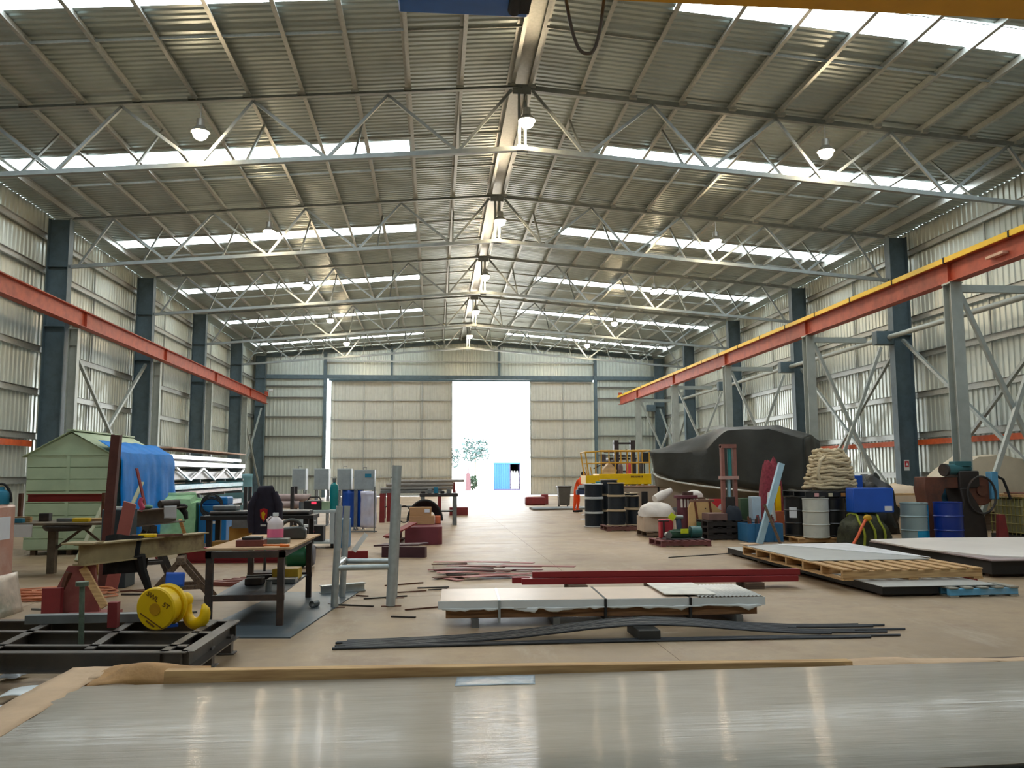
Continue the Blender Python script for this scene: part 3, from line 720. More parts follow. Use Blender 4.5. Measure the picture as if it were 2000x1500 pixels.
# ------------------------------------------------------------------ trestles and beams
def trestle(loc, rz, h, spread, w, material, label, th=.07):
    t = empty('saw_horse', loc, rz, label, 'saw horse', 'saw horses')
    MB().box(-w/2, -.05, h-.09, w/2, .05, h).build('top_rail', material, t, bev=.005)
    for x in (-w/2+.1, w/2-.1):
        for s in (-1, 1): MB().bar((x, s*.03, h-.08), (x, s*spread, 0), th, th*.6, (1,0,0)).build('leg', material, t)
        MB().bar((x, -spread*.6, h*.32), (x, spread*.6, h*.32), .05, .05).build('stretcher', material, t)
    return t
trestle((-3.24, 11.42, 0), pi/2+.22, .56, .42, .62, darktimber, 'weathered timber saw horse with splayed legs under the dirty steel beam')
beamd = mat('dirty_cream_beam', (158,142,104), .65, 0, .2, 4, dirt=(92,66,56), da=.9, dsc=3)
q = MB().ibeam((-4.0,10.12,.70), (-3.12,12.0,.70), .17, .24, .016); q.box(-4.16, 10.03, .822, -3.82, 10.36, .84)
one(q, 'steel_girder', beamd, 'dirty cream steel beam lying across the saw horse and the red trestle', 'steel beam')
tr = empty('red_plate_trestle', (-4.05, 10.25, 0), 0, 'red primed plate trestle with a timber prop under the dirty steel beam', 'trestle')
P(MB().prism([(-.40,0),(.22,0),(.14,.57),(-.14,.57)], -.03, .03, TR(-4.02,10.28,0) @ RZ(.1) @ RX(pi/2)), 'plate', mat('faded_red_primer', (140,72,68), .6, 0, .2, 5, dirt=(150,110,90), da=.5), tr)
P(MB().box(-4.36, 10.08, 0, -4.16, 10.16, .34), 'foot_plate', maroon, tr); P(MB().box(-4.12, 10.16, 0, -3.6, 10.42, .05), 'base', pinkprimer, tr)
P(MB().bar((-3.98, 10.2, .55), (-3.70, 10.14, .12), .08, .04, (0,1,0)), 'timber_prop', timber, tr)
P(MB().bar((-4.3, 10.3, .02), (-4.14, 10.22, .50), .05, .05), 'post', rust, tr)
bj = cloth(16, 20, lambda s, t: V((-3.92+.30*s+.03*sin(8*s), 10.75+.28*s+.13*(1 if t > .5 else -1)*(.75+.5*abs(t-.5)), .86-(abs(t-.5)*2)**1.2*.44)), .035, 41, 4)
one(bj, 'black_coat', mat('black_cloth', (14,14,16), .85, 0, .3, 9), 'black coat draped over the dirty steel beam', 'coat', solid=.02)
one(MB().tube([(-3.58,10.86,.62),(-3.56,10.9,.45),(-3.5,10.92,.28),(-3.46,10.95,.12)], [.07,.06,.05,.03], 8), 'black_sleeve', MATS['black_cloth'], 'black sleeve hanging below the dirty steel beam', 'coat')
trestle((-4.36, 13.62, 0), pi/2+.55, .83, .35, .5, darksteel, 'dark steel saw horse behind the draped black coat')
one(MB().chan(A(262,1013,13.2), A(352,1004,14.05), .2, .24, .014), 'steel_channel', mat('brown_grey_steel', (112,100,88), .55, .3, .2, 5), 'brown grey steel channel lying on the dark steel saw horse', 'steel beam')
zc_ = A(262,1013,13.2).z+.125
one(MB().cyl(A(312,985,13.75),A(348,983,14.0), .06, n=16), 'steel_pipe_offcut', darksteel, 'short dark pipe on top of the brown grey channel', 'pipe')
pp = A(336,1000,13.72)
one(cloth(8, 8, lambda s, t: pp+V((.17*(s-.5), .05*s-.12, .10-.19*t)), .012, 44, 8), 'paper_notice', paper_white, 'white paper hanging on the end of the brown grey channel', 'paper', solid=.003)
pg = A(355,990,14.1)
one(MB().ball(pg, .09, 12, (1.1,.7,.6)).tube([pg+V((0,0,-.02)),pg+V((.06,0,-.10)),pg+V((.08,0,-.2))], [.05,.045,.03], 8), 'work_glove', rubber, 'black work glove on the end of the brown grey channel', 'glove')
pk_ = A(276,985,13.3)
one(MB().tube([pk_+V((0,0,.10)),pk_+V((-.02,0,.03)),pk_+V((.02,0,-.05)),pk_+V((-.01,0,-.1))], [.025,.035,.04,.03], 10), 'pink_rag', mat('pink_rag', (214,84,120), .7), 'pink rag hanging on the brown grey channel', 'rag')
one(MB().ball(A(288,990,13.45), .07, 12, (1.2,1,.5)), 'green_bag', mat('green_bag', (92,150,118), .6), 'small green bag on the brown grey channel', 'bag')
pw = A(232,992,12.9)
one(MB().box(pw.x-.12, 12.75, pw.z-.015, pw.x+.12, 13.05, pw.z+.015), 'white_board_offcut', white, 'small white board on the dark box behind the leaning plate', 'board')
one(MB().box(pw.x-.16, 12.7, 0, pw.x+.2, 13.1, pw.z-.016), 'dark_tool_cabinet', mat('dark_teal_cabinet', (52,66,72), .5), 'dark cabinet behind the leaning red plate', 'cabinet', bev=.01)
one(MB().bar((-3.78,11.15,.835),(-3.2,11.3,.835), .09, .03), 'dark_flat_bar', rust, 'dark flat bar lying across the dirty steel beam', 'steel bar')
one(MB().box(-3.66,11.02,.824,-3.46,11.12,.868), 'yellow_grip', yellow, 'yellow grip on the dirty steel beam', 'tool', bev=.01)
# orange cable heap and floor litter by the trestles
m = MB()
for k in range(14):
    cx, cy_, r = -5.05+random.uniform(-.3,.35), 11.9+random.uniform(-.2,.3), random.uniform(.25,.55)
    m.tube([(cx+r*cos(a)*1.3+random.uniform(-.02,.02), cy_+r*sin(a)*.6, .012+.004*k) for a in [2*pi*i/20 for i in range(21)]], .011, 6)
one(m, 'orange_cable_heap', mat('faded_orange_cable', (206,134,98), .6), 'loose heap of orange cable on the floor behind the red trestle', 'cable')
for k in range(12):
    x, y = random.uniform(-5.0,-3.3), random.uniform(8.8,12.6); a = random.uniform(-.6,.6); l = random.uniform(.25,.8)
    one(MB().bar((x,y,.012),(x+l*cos(a),y+l*sin(a),.012), random.uniform(.02,.05), .02), 'steel_offcut', [rust, darksteel, greysteel][k % 3], 'narrow steel offcut on the floor near the wrapped cartons', 'steel offcut', 'loose steel offcuts on the left floor')
one(MB().cyl((-6.1,16.1,.05),(-5.8,16.05,.05), .045), 'spray_can', mat('white_blue_can', (190,194,226), .4), 'white and blue spray can lying on the floor under the cluttered bench', 'can')
# ------------------------------------------------------------------ rack of aluminium sections
alum = mat('bright_aluminium', (226,228,232), .3, .5, .06, 5)
rk = empty('section_rack', (-7.2, 26.5, 0), 0, 'cantilever rack of aluminium sections along the left wall', 'rack')
for y in (22.7, 25.3, 28.2, 30.8):
    P(MB().box(-7.95, y-.05, 0, -7.85, y+.05, 2.35), 'upright', greysteel, rk); P(MB().box(-8.0, y-.06, 0, -6.6, y+.06, .1), 'base_arm', greysteel, rk)
    for z in (.54, .97, 1.39, 1.74): P(MB().bar((-7.85, y, z), (-6.72, y, z+.03), .06, .07), 'arm', greysteel, rk)
P(MB().box(-7.6, 22.5, 2.28, -6.7, 31, 2.32), 'top_board', mat('pink_board', (206,170,150), .6), rk)
m = MB()
for y in (22.8, 25.4, 28.1): m.bar((-6.68,y,1.78),(-6.68,y+1.3,1.45), .05,.05); m.bar((-6.68,y+2.6,1.78),(-6.68,y+1.3,1.45), .05,.05)
P(m, 'diagonal_brace', alum, rk)
layers = [(.62,'white','white aluminium sections on the lowest arms of the section rack',.16), (1.06,'pink','pale wrapped aluminium sections on the second arms of the section rack',.1), (1.2,'cyan','cyan film wrapped bundle in the middle of the section rack',.14), (1.47,'white','broad white aluminium bundle on the third arms of the section rack',.22),(1.82,'alum','silver tubes on the fourth arms of the section rack',.14), (2.02,'alum','silver channel bundle near the top of the section rack',.12)]
lm = {'white': mat('white_wrap', (214,220,230), .35, 0, .1, 3), 'pink': mat('pale_wrap', (206,188,186), .4, 0, .2, 3), 'cyan': mat('cyan_film', (40,176,206), .25, 0, .15, 5, bump=.4, bsc=9), 'alum': alum}
for i, (z, c, l, h) in enumerate(layers):
    x = -6.76-.01*i; m = MB()
    for k in range(5):
        o = random.uniform(-.3, .4)
        m.box(x-.9+.19*k, 22.4+o+.3*(i % 2), z+.012*(k % 2), x-.73+.19*k, 30.9+o, z+h-.02*random.random())
    one(m, 'section_bundle', lm[c], l, 'aluminium bundle', bev=.004)
one(cloth(10, 14, lambda s, t: V((-7.9+1.35*s, 31.7+.08*sin(5*s), .02+1.58*t)), .06, 51, 3), 'shrink_film', mat('blue_shrink_film', (150,200,212), .25, 0, .1, 4, bump=.3, bsc=8, alpha=.75), 'bluish shrink film over the far end of the section rack', 'film', solid=.004)
# blue welding set under green net
wd = empty('blue_compressor', (-4.95, 19.0, 0), 0, 'blue machine cabinet with coiled leads beside the green netting', 'machine')
P(MB().box(-5.0, 18.75, .14, -4.42, 19.4, .95), 'cabinet', mat('machine_blue', (14,112,178), .4), wd, bev=.02)
P(MB().box(-4.95, 18.8, .95, -4.42, 19.35, 1.12), 'hood', MATS['machine_blue'], wd, bev=.03)
P(MB().box(-4.78, 18.742, .56, -4.56, 18.75, .61), 'badge', white, wd)
for k in range(4): P(MB().tube([V((-4.72+.22*cos(a), 18.70-.012*k, .98+.2*sin(a)-.03*k)) for a in [2*pi*i/20 for i in range(20)]], .014, 8, True), 'lead_coil', rubber, wd)
for x in (-4.92, -4.5):
    P(MB().cyl((x-.03, 18.85, .08), (x+.03, 18.85, .08), .08), 'wheel', rubber, wd); P(MB().cyl((x-.03, 19.3, .08), (x+.03, 19.3, .08), .08), 'wheel', rubber, wd)
netm = mat('green_netting', (156,202,156), .7, 0, .15, 8, alpha=.62)
one(cloth(20, 20, lambda s, t: V((-5.72+.72*s, 18.62-.15*(1-t)+.4*(t > .9), 1.22*t-.02+(.0 if t < .9 else .0)-.1*(s > .8)*t)), .05, 61, 2.5), 'green_netting', netm, 'pale green netting draped left of the blue machine cabinet', 'netting', solid=.006)
one(MB().box(-5.6, 18.85, 0, -5.06, 19.5, 1.0), 'covered_crate', mat('green_box', (70,136,104), .6), 'dark green crate under the green netting', 'crate', bev=.02)
one(MB().bar(F(372,1078), A(352,1015,17.5), .06, .04), 'timber_prop', timber, 'pale timber prop leaning at the foot of the green netting', 'timber prop')
one(MB().cbox((-4.3, 18.2, .05), (.14,.2,.1)), 'castor_block', rubber, 'black block on the floor in front of the blue machine cabinet', 'block')
from mathutils import noise as pnoise
# ------------------------------------------------------------------ mid-left workbench
tb = empty('steel_work_table', (-1.98, 10.35, 0), 0, 'dark steel work table with a plywood top and a lower shelf', 'table')
tm = mat('table_steel', (58,50,48), .55, .3, .25, 6, dirt=(96,72,56), da=.7)
for x, y in ((-2.36, 9.35), (-1.62, 9.35), (-2.36, 11.4), (-1.62, 11.4)): P(MB().box(x-.035, y-.035, 0, x+.035, y+.035, .79), 'leg', tm, tb, bev=.004)
for y in (9.31, 11.37): P(MB().box(-2.4, y, .72, -1.58, y+.07, .79), 'end_rail', tm, tb); P(MB().box(-2.4, y+.01, .27, -1.58, y+.06, .33), 'shelf_rail', tm, tb)
for x in (-2.4, -1.64): P(MB().box(x, 9.31, .72, x+.06, 11.44, .785), 'side_rail', tm, tb)
P(MB().box(-2.42, 9.45, .79, -1.52, 11.55, .81, TR(-1.97,10.4,0) @ RZ(-.02) @ TR(1.97,-10.4,0)), 'plywood_top', ply, tb)
P(MB().box(-2.34, 9.38, .29, -1.64, 11.4, .305), 'shelf_sheet', mat('blue_grey_sheet', (108,116,122), .45, .4, .15, 4, dirt=(84,80,78), da=.5), tb)
zt = .812
jg = empty('plastic_jug', (-1.86, 10.3, zt), 0, 'clear plastic jug with pink fluid on the work table', 'jug')
L0 = TR(*jg.location)
jugm = mat('cloudy_plastic', (236,226,226), .3, 0, .03, 5, alpha=.85)
P(MB().lathe([(0,.0),(.085,0),(.092,.012),(.092,.2),(.085,.235),(.05,.275),(.028,.285),(.028,.30)], 28, L0), 'bottle', jugm, jg)
P(MB().lathe([(0,.003),(.0935,.003),(.0940,.012),(.0940,.15),(0,.15)], 28, L0), 'fluid', mat('pink_fluid', (240,120,156), .25, 0, .03), jg)
P(MB().lathe([(0,.298),(.034,.298),(.034,.335),(0,.335)], 20, L0), 'cap', white, jg)
P(MB().tube([jg.location+V((-.085,0,.22)),jg.location+V((-.10,0,.25)),jg.location+V((-.06,0,.285)),jg.location+V((-.03,0,.28))], .012, 8), 'handle', jugm, jg)
one(MB().lathe([(0,0),(.04,0),(.04,.10),(.022,.13),(.02,.155),(0,.155)], 18, TR(-1.72,10.75,zt)), 'yellow_bottle', mat('amber_plastic', (226,170,60), .35), 'small yellow bottle behind the pink jug', 'bottle')
one(MB().box(-2.16,9.62,zt,-1.86,9.82,zt+.07), 'maroon_steel_block', mat('brown_red_paint', (108,52,44), .5, 0, .2, 20), 'brown red steel block on the front of the work table', 'steel block', bev=.004)
one(MB().box(-2.1,9.64,zt+.072,-1.9,9.8,zt+.1), 'black_plate', blackpaint, 'black plate on top of the brown red steel block', 'plate', bev=.004)
one(MB().box(-1.99,9.98,zt,-1.66,10.16,zt+.055), 'grey_green_tray', mat('grey_green_tin', (92,98,92), .5), 'grey green tin tray in front of the pink jug', 'tray', bev=.01)
sc = empty('screwdriver', (-1.72, 9.55, zt), 0, 'orange handled tool on the front corner of the work table', 'tool')
P(MB().cyl((-1.66,9.5,zt+.02),(-1.56,9.46,zt+.02), .018, .014), 'handle', mat('orange_plastic', (236,120,40), .4), sc); P(MB().cyl((-1.85,9.56,zt+.02),(-1.66,9.5,zt+.02), .009), 'shaft', MATS['orange_plastic'], sc)
jc = empty('jerry_can', (-1.72, 11.0, zt), 0, 'dark grey plastic jerry can with a loop handle on the work table', 'jerry can')
dk = mat('dark_grey_plastic', (58,62,58), .4)
P(MB().prism([(-.22,0),(.16,0),(.16,.12),(.10,.155),(-.10,.14),(-.22,.05)], -.08, .08, TR(-1.72,10.7,zt) @ RX(pi/2)), 'body', dk, jc, bev=.02)
P(MB().tube([V((-1.72-.02+.12*cos(a), 10.7, zt+.14+.085*sin(a))) for a in [pi*i/14 for i in range(15)]], .024, 10), 'handle', dk, jc)
P(MB().lathe([(0,0),(.03,0),(.03,.03),(0,.03)], 14, TR(-1.57,10.72,zt+.14)), 'cap', white, jc)
# things on the lower shelf
zsf = .308
one(MB().box(-1.98,10.8,zsf,-1.66,11.1,zsf+.13), 'yellow_tool_case', mat('dull_yellow', (214,176,60), .5), 'yellow case on the lower shelf of the work table', 'case', bev=.01)
one(MB().box(-2.2,10.3,zsf,-2.0,10.5,zsf+.08), 'dark_steel_lump', darksteel, 'dark steel block on the lower shelf of the work table', 'steel block', bev=.01)
one(MB().pipe((-1.82,9.75,zsf),(-1.82,9.75,zsf+.11), .035,.03), 'short_tube', greysteel, 'short grey tube standing on the lower shelf of the work table', 'tube')
one(MB().box(-2.3,10.9,zsf,-1.75,10.98,zsf+.05, TR(-2,10.9,0) @ RZ(.2) @ TR(2,-10.9,0)), 'dark_flat_bar', darksteel, 'dark flat bar on the lower shelf of the work table', 'steel bar')
one(MB().box(-1.98,10.45,zsf,-1.64,10.68,zsf+.05), 'grey_box_section', greysteel, 'grey box section at the right edge of the lower shelf', 'steel bar', bev=.004)
# floor around the table
one(MB().box(-2.25,8.7,.0,-1.2,11.9,.012, TR(-1.7,10.3,0) @ RZ(-.12) @ TR(1.7,-10.3,0)), 'floor_steel_plate', mat('blue_grey_plate', (86,98,106), .45, .4, .15, 3), 'blue grey steel plate lying on the floor under the work table', 'steel plate')
one(MB().pipe((-1.45,10.5,.05),(-1.40,10.6,.05), .04,.032), 'pipe_ring', greysteel, 'small steel ring on the floor right of the work table', 'ring')
one(MB().ibeam((-1.5,11.7,.06),(-.95,12.0,.06), .1,.11), 'galvanised_bracket', galv_pipe, 'short galvanised beam between the work table and the pipe frame', 'steel beam')
for k in range(10):
    x, y = random.uniform(-1.5,.1), random.uniform(9.5,13.0); a = random.uniform(-.5,.7); l = random.uniform(.15,.7)
    one(MB().bar((x,y,.01),(x+l*cos(a),y+l*sin(a),.01), random.uniform(.012,.03), .015), 'steel_strip', [rust, darksteel, darksteel][k % 3], 'narrow steel strip on the floor around the pipe frame', 'steel strip', 'loose steel strips round the pipe frame')
one(cloth(8,6,lambda s,t: V((-2.4+.35*s, 12.3+.2*t, .03+.02*sin(4*s))), .02, 71, 7), 'white_rag', white, 'white rag on the floor left of the work table', 'rag', solid=.004)
for k in range(5):
    one(MB().bar((-3.3+.1*k,12.9+.12*k,.03),(-2.5+.1*k,12.5+.16*k,.03), .08,.05), 'red_steel_bar', mat('red_brown_steel', (118,62,52), .6), 'red brown steel bar in the loose pile left of the work table', 'steel bar', 'red brown bars left of the work table')
# galvanised pipe frame
pf = empty('galvanised_pipe_stand', (-.85, 10.9, 0), 0, 'galvanised pipe frame on flat feet with one tall post', 'frame')
for x, y, h in ((-1.19,10.54,1.21),(-1.18,11.34,1.18),(-.51,11.25,1.2)): P(MB().pipe((x,y,.006),(x+.045,y,h), .042,.036, 18), 'post', galv_pipe, pf)
P(MB().pipe((-.52,10.57,.006),(-.455,10.6,1.70), .056,.048, 20), 'tall_post', galv_pipe, pf)
for x, y in ((-1.19,10.54),(-1.18,11.34),(-.52,10.57),(-.51,11.25)): P(MB().box(x-.11,y-.03,0,x+.13,y+.03,.008), 'foot_plate', rust, pf)
P(MB().cyl((-1.17,10.54,.47),(-.50,10.57,.47), .034, n=16), 'rail', galv_pipe, pf); P(MB().cyl((-1.16,11.34,.47),(-.49,11.25,.47), .034, n=16), 'rail', galv_pipe, pf)
P(MB().cyl((-1.17,10.54,.50),(-1.16,11.34,.50), .04, n=16), 'rail', galv_pipe, pf)
# red beam on floor, green drum, jacket
one(MB().ibeam((-4.65,16.15,.14),(-2.35,15.95,.14), .2,.27,.02), 'red_floor_beam', mat('crimson_primer', (142,34,44), .55, 0, .12, 4), 'long crimson steel beam on the floor behind the work table', 'steel beam')
gd = empty('green_hose_reel', (-2.22, 15.2, 0), 0, 'green drum with a grey end lying on the floor behind the work table', 'drum')
P(MB().lathe([(0,-.2),(.15,-.2),(.2,-.14),(.2,.1),(.16,.17),(0,.17)], 22, TR(-2.35,15.1,.2) @ RY(pi/2)), 'body', mat('bottle_green', (20,96,62), .35), gd)
P(MB().lathe([(0,0),(.19,0),(.21,.05),(.16,.12),(0,.12)], 22, TR(-2.17,15.1,.21) @ RY(pi/2)), 'end_cap', mat('slate_cap', (96,100,112), .5), gd)
P(MB().tube([(-2.5,15.0,.38),(-2.4,14.95,.45),(-2.28,14.95,.44),(-2.2,15.0,.36)], .014, 8), 'handle', MATS['bottle_green'], gd)
js = empty('jacket_stand', (-2.76, 14.4, 0), 0, 'thin steel stand carrying the navy work jacket', 'stand')
P(MB().cyl((-2.76,14.4,.02),(-2.76,14.4,1.28), .02), 'pole', darksteel, js); P(MB().box(-2.96,14.2,0,-2.56,14.6,.02), 'base', darksteel, js)
jk = empty('navy_work_jacket', (-2.76, 14.4, .55), 0, 'navy work jacket with a red and yellow shield badge hanging by the bench', 'jacket')
navy = mat('navy_cloth', (46,44,62), .85, 0, .15, 9)
def jack(s, t):
    a = 2*pi*s; w = .10+.11*(1-t)**.55 if t > .75 else .17+.05*(1-t); w = min(w, .2)
    r = w*(1+.08*sin(5*a+3*t)); top = .0 if t < .9 else (t-.9)*.6
    return V((-2.76+r*cos(a)*1.05*(1-top*1.6), 14.4-.02+r*.55*sin(a), .55+.86*t))
P(cloth(28, 18, jack, .015, 81, 5), 'body', navy, jk, solid=.012)
for s in (-1, 1): P(MB().tube([(-2.76+s*.13,14.36,1.30),(-2.76+s*.215,14.34,1.1),(-2.76+s*.225,14.32,.85),(-2.76+s*.20,14.31,.65)], [.055,.068,.06,.05], 12), 'sleeve', navy, jk)
Mb = TR(-2.76+.0,14.215,.93)
P(MB().prism([(-.06,.10),(0,.12),(.06,.10),(.055,-.02),(0,-.10),(-.055,-.02)], -.004, .004, Mb @ RX(pi/2)), 'shield_badge', mat('badge_red', (190,30,36), .6), jk)
P(MB().prism([(-.035,.05),(.0,.07),(.03,.03),(.01,-.02),(.02,-.07),(-.02,-.05),(-.03,0)], -.004, .004, Mb @ TR(0,-.008,0) @ RX(pi/2)), 'badge_emblem', yellow, jk)
P(MB().box(-2.805,14.205,.76,-2.715,14.212,.79), 'badge_stripe', white, jk)
# second bench behind with pipes, cartons beneath
b2 = empty('black_steel_bench', (-3.4, 17.4, 0), 0, 'black steel bench with bundled pipes behind the hanging jacket', 'bench')
P(MB().box(-4.5,17.0,.72,-2.35,17.9,.80), 'bench_top', blackpaint, b2, bev=.006)
for x, y in ((-4.35,17.1),(-2.5,17.1),(-4.35,17.8),(-2.5,17.8)): P(MB().box(x-.05,y-.05,0,x+.05,y+.05,.72), 'leg', blackpaint, b2)
P(MB().box(-3.9,17.0,.56,-3.4,17.05,.72), 'apron_plate', greysteel, b2)
for k in range(5): one(MB().cyl((-4.35,17.15+.13*k,.845),(-2.45,17.13+.13*k,.845), .042), 'steel_pipe', [darksteel, greysteel][k % 2], 'steel pipe lying on the black steel bench', 'pipe', 'pipes on the black steel bench')
for k, (x, z) in enumerate(((-4.1,0),(-3.55,0),(-3.75,.29))):
    one(MB().box(x-.26,17.25,z+.002,x+.26,17.7,z+.285), 'carton', mat('yellow_brown_carton', (206,158,80), .8, 0, .1, 4), 'yellow brown carton under the black steel bench', 'carton', 'cartons under the black steel bench', bev=.004)
one(MB().box(-4.35,17.3,.895,-3.9,17.7,.99), 'grey_machine_part', greysteel, 'grey machine part on the left of the black steel bench', 'machine part', bev=.02)
# pipe rolls farther back
for k, (z, y, x0) in enumerate(((.865,21.09,-4.55),(.865,21.29,-4.4),(1.03,21.19,-4.3))):
    one(MB().cyl((x0,y,z),(x0+1.3,y,z), .088, n=16), 'wrapped_pipe', mat('dusty_pink_pipe', (170,150,146), .5), 'pale wrapped pipe on the rack behind the hanging jacket', 'pipe', 'pale wrapped pipes')
pr = empty('pipe_rack', (-4.0, 21.2, 0), 0, 'dark pipe rack behind the hanging jacket', 'rack')
for x in (-4.5,-3.4):
    P(MB().box(x-.04,20.9,0,x+.04,20.98,1.3), 'upright', darksteel, pr); P(MB().box(x-.04,21.4,0,x+.04,21.48,1.3), 'upright', darksteel, pr); P(MB().box(x-.03,20.98,.70,x+.03,21.4,.77), 'arm', darksteel, pr)
one(MB().pipe((-3.3,19.6,.14),(-3.12,19.2,.14), .13,.11, 20), 'wide_pipe_offcut', mat('rusty_pipe', (140,120,104), .6), 'short wide pipe offcut on the floor beside the welding trolley', 'pipe')
one(MB().pipe((-3.05,20.1,0),(-3.05,20.1,.95), .06,.05, 18), 'upright_tube', greysteel, 'grey upright tube left of the welding trolley', 'tube')
# welding trolley
wt = empty('welding_trolley', (-2.5, 19.1, 0), 0, 'grey welding trolley with a wire cage side', 'trolley')
for x in (-2.85,-2.2):
    for y in (18.85,19.45): P(MB().box(x-.045,y-.045,.1,x+.045,y+.045,.78), 'leg', greyenam, wt)
P(MB().box(-2.9,18.8,.76,-2.12,19.5,.82), 'top_shelf', greyenam, wt, bev=.006); P(MB().box(-2.9,18.8,.1,-2.12,19.5,.14), 'bottom_shelf', greyenam, wt)
m = MB()
for k in range(5): m.cyl((-2.8+.05*k,18.84,.5),(-2.8+.05*k,18.84,.76), .006, n=6)
for k in range(4): m.cyl((-2.82,18.84,.52+.07*k),(-2.55,18.84,.52+.07*k), .006, n=6)
P(m, 'wire_cage', white, wt)
for x in (-2.8,-2.2): P(MB().cyl((x-.03,18.9,.06),(x+.03,18.9,.06), .06), 'wheel', rubber, wt)
ws = empty('welding_power_source', (-2.62, 19.1, .82), 0, 'black welding set with a red lit display on the welding trolley', 'welder')
P(MB().box(-2.82,18.9,.822,-2.45,19.35,1.02), 'case', blackpaint, ws, bev=.015); P(MB().box(-2.66,18.893,.95,-2.55,18.9,1.0), 'display', glow('red_display', (1,.06,.12), 1.2), ws)
P(MB().tube([(-2.75,18.95,1.02),(-2.7,18.95,1.1),(-2.5,18.95,1.1),(-2.46,18.95,1.02)], .014, 8), 'handle', rubber, ws)
one(MB().box(-2.44,18.88,.822,-2.28,19.1,1.0), 'pale_green_box', mat('pale_green_paint', (150,172,140), .5), 'pale green box beside the red lit welding set', 'box', bev=.008)
gc = empty('gas_cylinder', (-2.14, 19.3, .82), 0, 'teal gas cylinder standing on the welding trolley', 'gas cylinder')
P(MB().lathe([(0,0),(.088,0),(.095,.02),(.095,.46),(.08,.54),(.03,.58),(.03,.62),(0,.62)], 22, TR(-2.22,19.3,.822)), 'body', mat('teal_cylinder', (18,128,132), .35), gc)
P(MB().lathe([(0,.6),(.04,.6),(.04,.68),(0,.68)], 14, TR(-2.22,19.3,.822)), 'valve', greysteel, gc)
wf = empty('wire_feeder', (-2.7, 19.1, .14), 0, 'black wire feeder with a red knob on the lower shelf of the welding trolley', 'welder')
P(MB().box(-2.74,18.9,.142,-2.4,19.35,.48), 'case', blackpaint, wf, bev=.015); P(MB().cyl((-2.62,18.9,.36),(-2.62,18.86,.36), .035), 'knob', mat('red_knob', (220,30,40), .4), wf)
one(MB().box(-2.05,18.85,0,-1.85,19.45,.62), 'blue_cabinet', mat('mid_blue', (20,110,160), .45), 'blue cabinet right of the welding trolley', 'cabinet', bev=.01)
# cabinets on stands
def cabinet(x0, x1, y, z0, z1, lab, dark=False):
    c = empty('control_cabinet', ((x0+x1)/2, y, 0), 0, lab, 'cabinet', 'grey cabinets on stands')
    P(MB().box(x0, y-.25, z0, x1, y+.25, z1), 'case', greyenam, c, bev=.008); P(MB().box(x0+.03, y-.262, z0+.03, x1-.03, y-.25, z1-.03), 'door', mat('grey_door', (150,160,164), .45), c)
    P(MB().tube([((x0+x1)/2-.05, y, z1),((x0+x1)/2-.05,y,z1+.07),((x0+x1)/2+.05,y,z1+.07),((x0+x1)/2+.05,y,z1)], .01, 6), 'lifting_eye', greysteel, c)
    m = MB()
    for x in (x0+.05, x1-.05): m.box(x-.025, y-.2, 0, x+.025, y-.15, z0); m.box(x-.025, y+.15, 0, x+.025, y+.2, z0); m.box(x-.03,y-.3,0,x+.03,y+.3,.03)
    P(m, 'stand', greysteel, c)
    if dark: P(MB().box((x0+x1)/2+.02, y-.27, z1-.24, x1-.1, y-.262, z1-.13), 'label_plate', tealpaint, c)
    return c
cabinet(-4.36,-3.95,27.0,1.11,1.77,'leftmost of the grey control cabinets on stands')
cabinet(-3.7,-3.25,27.0,1.11,1.77,'second grey control cabinet from the left, behind the teal gas cylinder')
cabinet(-2.95,-2.52,26.6,1.1,1.76,'third grey control cabinet, with a dial, behind the blue screens')
cabinet(-2.42,-1.8,26.4,1.1,1.73,'rightmost and widest grey control cabinet, with a dark plate', True)
# blue screens and silver box
for k, (x0, x1) in enumerate(((-2.63,-2.27),(-2.20,-2.02))):
    c = empty('welding_screen', ((x0+x1)/2, 24.8, 0), 0, '%s blue welding screen panel in front of the grey cabinets' % ('wider' if k == 0 else 'narrower'), 'screen')
    P(cloth(10, 10, lambda s, t: V((x0+(x1-x0)*s, 24.8+.02*sin(9*s), .08+1.05*t)), .012, 90+k, 4), 'curtain', mat('screen_blue', (10,74,170), .5), c, solid=.01)
    m = MB()
    for x in (x0, x1): m.box(x-.015,24.75,0,x+.015,24.85,1.16)
    m.box(x0,24.78,1.13,x1,24.82,1.16); m.bar((x0,24.5,.02),(x0,25.1,.02), .03,.03); m.bar((x1,24.5,.02),(x1,25.1,.02), .03,.03); P(m, 'frame', greysteel, c)
one(cloth(12, 12, lambda s, t: V((-2.0+.30*s, 24.6-.1*sin(pi*s), .08+1.02*t)), .03, 95, 4), 'silver_wrapped_box', mat('silver_film', (206,206,226), .25, .3, .08, 6, bump=.2, bsc=12), 'silver wrapped machine right of the blue screens', 'machine', solid=.2)
sd2 = empty('floor_stand', (-1.65, 23.6, 0), 0, 'thin steel stand right of the silver wrapped machine', 'stand')
P(MB().cyl((-1.62,23.6,0),(-1.62,23.6,1.25), .018), 'pole', greysteel, sd2); P(MB().box(-2.4,23.57,.02,-1.55,23.63,.05), 'base', greysteel, sd2)
